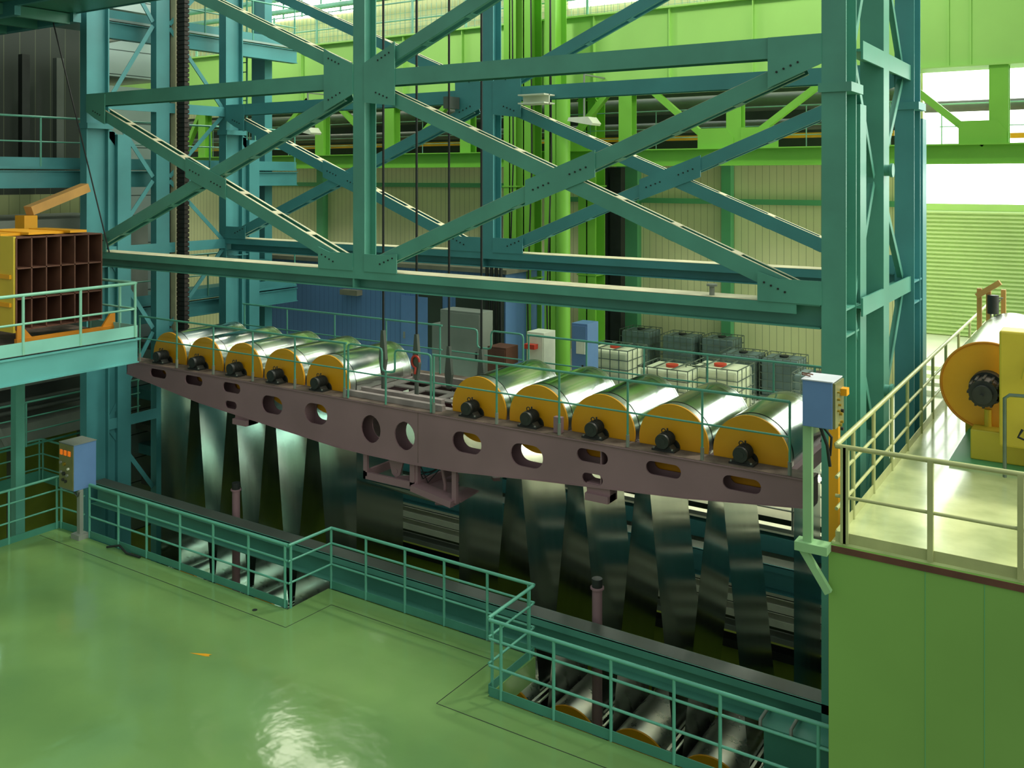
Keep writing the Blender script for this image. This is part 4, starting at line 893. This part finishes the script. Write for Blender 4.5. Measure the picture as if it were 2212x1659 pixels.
# ================================================================== MACHINE ON THE RAISED PLATFORM
MR = thing('roller_machine', 'yellow housed machine with a large yellow disc roller on the raised platform', 'machine', (-1, 16, 3.3))
rc = Vector((-1.70, 15.5, 4.39))
MB().cyl((rc.x, 15.55, rc.z), (rc.x, 19.3, rc.z), .625, 72).build('drum', 'drum', MR)
d_ = MB().cyl((rc.x, 15.5, rc.z), (rc.x, 15.56, rc.z), .65, 72).build('end_disc', 'yellow', MR)
MB().tube([(rc.x+.645*math.cos(a), 15.495, rc.z+.645*math.sin(a)) for a in [2*math.pi*j/72 for j in range(73)]], .02, 6).build('rim', 'orange', d_)
m_ = MB().cyl((rc.x, 15.5, rc.z), (rc.x, 15.3, rc.z), .24, 24).cyl((rc.x, 15.3, rc.z), (rc.x, 14.9, rc.z), .19, 24).cyl((rc.x, 14.9, rc.z), (rc.x, 14.8, rc.z), .13, 24).cyl((rc.x, 14.8, rc.z), (rc.x, 14.7, rc.z), .02, 8).build('drive_motor', 'black', MR)
b = MB()
for k in range(12):
    a = 2*math.pi*k/12; c_, s_2 = math.cos(a), math.sin(a); b.bar((rc.x+.2*c_, 15.3, rc.z+.2*s_2), (rc.x+.2*c_, 14.92, rc.z+.2*s_2), .03, .03)
b.build('motor_ribs', 'black', m_)
hx = aty(2158, 800, 14.8).x
MB().prism([(hx, 3.7), (hx, 5.33), (hx+2.2, 5.33), (hx+2.2, 3.7)], 1, 14.8, 15.25).build('housing', 'yellowg', MR, .03)
for (u, z0, z1) in ((.45, 4.75, 5.0), (.42, 3.85, 4.15)): MB().box(hx+u, hx+u+.3, 14.72, 14.8, z0, z1).build('side_box', 'yellowg', MR, .02)
MB().prism(hole_poly(hx+.75, 4.55, .5, .9), 1, 14.785, 14.8).build('recess_plate', 'orange', MR)
b0 = atz(2096, 985, 3.4)
MB().box(b0.x, 2.5, b0.y, b0.y+2.2, 3.36, 3.8).build('base_block', 'yellowg', MR, .02); MB().box(b0.x-.25, 2.5, b0.y-.25, b0.y+2.5, 3.3, 3.36).build('plinth', 'stanchion', MR)
MB().cyl((b0.x+.2, b0.y+.3, 3.8), (b0.x+.2, b0.y+.3, 4.05), .05, 12).build('peg', 'yellowg', MR)
MB().tube([(hx+.1, 14.5, 3.36), (hx+.1, 14.5, 4.45), (hx+.16, 14.5, 4.5), (hx+.6, 14.5, 4.52)], .025).build('pipe', 'cage', MR)
MB().tube([(hx+.3, 14.7, 4.7), (hx+.36, 14.6, 5.0), (hx+.6, 14.7, 4.8), (hx+.7, 14.7, 4.6)], .022).build('hose', 'yellowg', MR)
MB().tube([(hx+.3, 14.7, 4.0), (hx+.25, 14.65, 3.9), (hx+.4, 14.65, 3.85), (hx+.6, 14.7, 4.0)], .018).build('hose', 'dark', MR)
for y in (17.0, 19.2): MB().box(rc.x-.5, rc.x+.5, y, y+.3, 3.3, 3.85).build('bearing_block', 'yellowg', MR)
MB().prism([(rc.x+.6, 4.9), (rc.x+1.2, 5.5), (rc.x+1.6, 5.5), (rc.x+1.6, 4.6)], 1, 16.5, 17.2).build('guard', 'white', MR)
t = thing('hose_rack', 'upright orange rack with a dark filter and hoses behind the big roller', 'rack', tuple(atz(2130, 700, 3.3)))
ry = 20.0; a = aty(2110, 640, ry); c = aty(2162, 650, ry)
for x in (a.x, a.x+.16, c.x): MB().box(x, x+.08, ry, ry+.1, 3.3, 5.35).build('upright', 'paleorange', t)
MB().bar((a.x, ry, 5.2), (c.x, ry-.1, 5.5), .05, .1).build('top_bar', 'paleorange', t)
MB().cyl((c.x-.12, ry-.12, 4.9), (c.x-.12, ry-.12, 5.25), .1, 14).build('filter', 'black', t)
for k in range(3): MB().tube([(a.x+.25+.06*k, ry-.05, 4.4), (a.x+.25+.06*k, ry-.05, 5.0+.05*k), (a.x+.33+.06*k, ry-.05, 5.1+.05*k), (c.x-.15, ry-.1, 5.2)], .015, 6).build('hose', 'grey', t)
# loose white pallets on the sunlit floor beyond the tower
for k in range(4):
    p = atz(2035, 800+18*k, 1.6); tag(B(p.x-.5, p.x+.7, p.y-.3, p.y+.3, 1.6, 1.75).build('pallet', 'white'), ('farthest', 'second farthest', 'second nearest', 'nearest')[k]+' pale pallet on the bright floor beyond the platform railing', 'pallet', 'pale pallets')
# small cover plate lying at the right of the fence foot


p = atz(440, 1413, 0)
sc_ = MB().add([(p.x-.22, p.y-.1, .002), (p.x+.08, p.y-.03, .002), (p.x+.14, p.y+.0, .004), (p.x+.1, p.y+.02, .004), (p.x+.13, p.y+.06, .006), (p.x+.02, p.y+.02, .006)], [(0, 1, 2, 3, 4, 5)])
tag(sc_.add([(p.x-.22, p.y-.1, .001), (p.x+.08, p.y-.03, .001), (p.x+.14, p.y, .001)], [(2, 1, 0)]).build('mark', 'yellow'), 'small flat yellow scrap lying on the open green floor', 'mark')  # thin yellow shape just above the floor
a = atz(270, 1180, 0)
tag(MB().tube([(a.x-.2, 11.3, .03), (a.x+.1, 11.38, .1), (a.x+.4, 11.33, .03), (a.x+.8, 11.36, .03)], .022).build('loose_cable', 'dark'), 'short dark cable lying against the toe board of the left pit railing', 'cable')
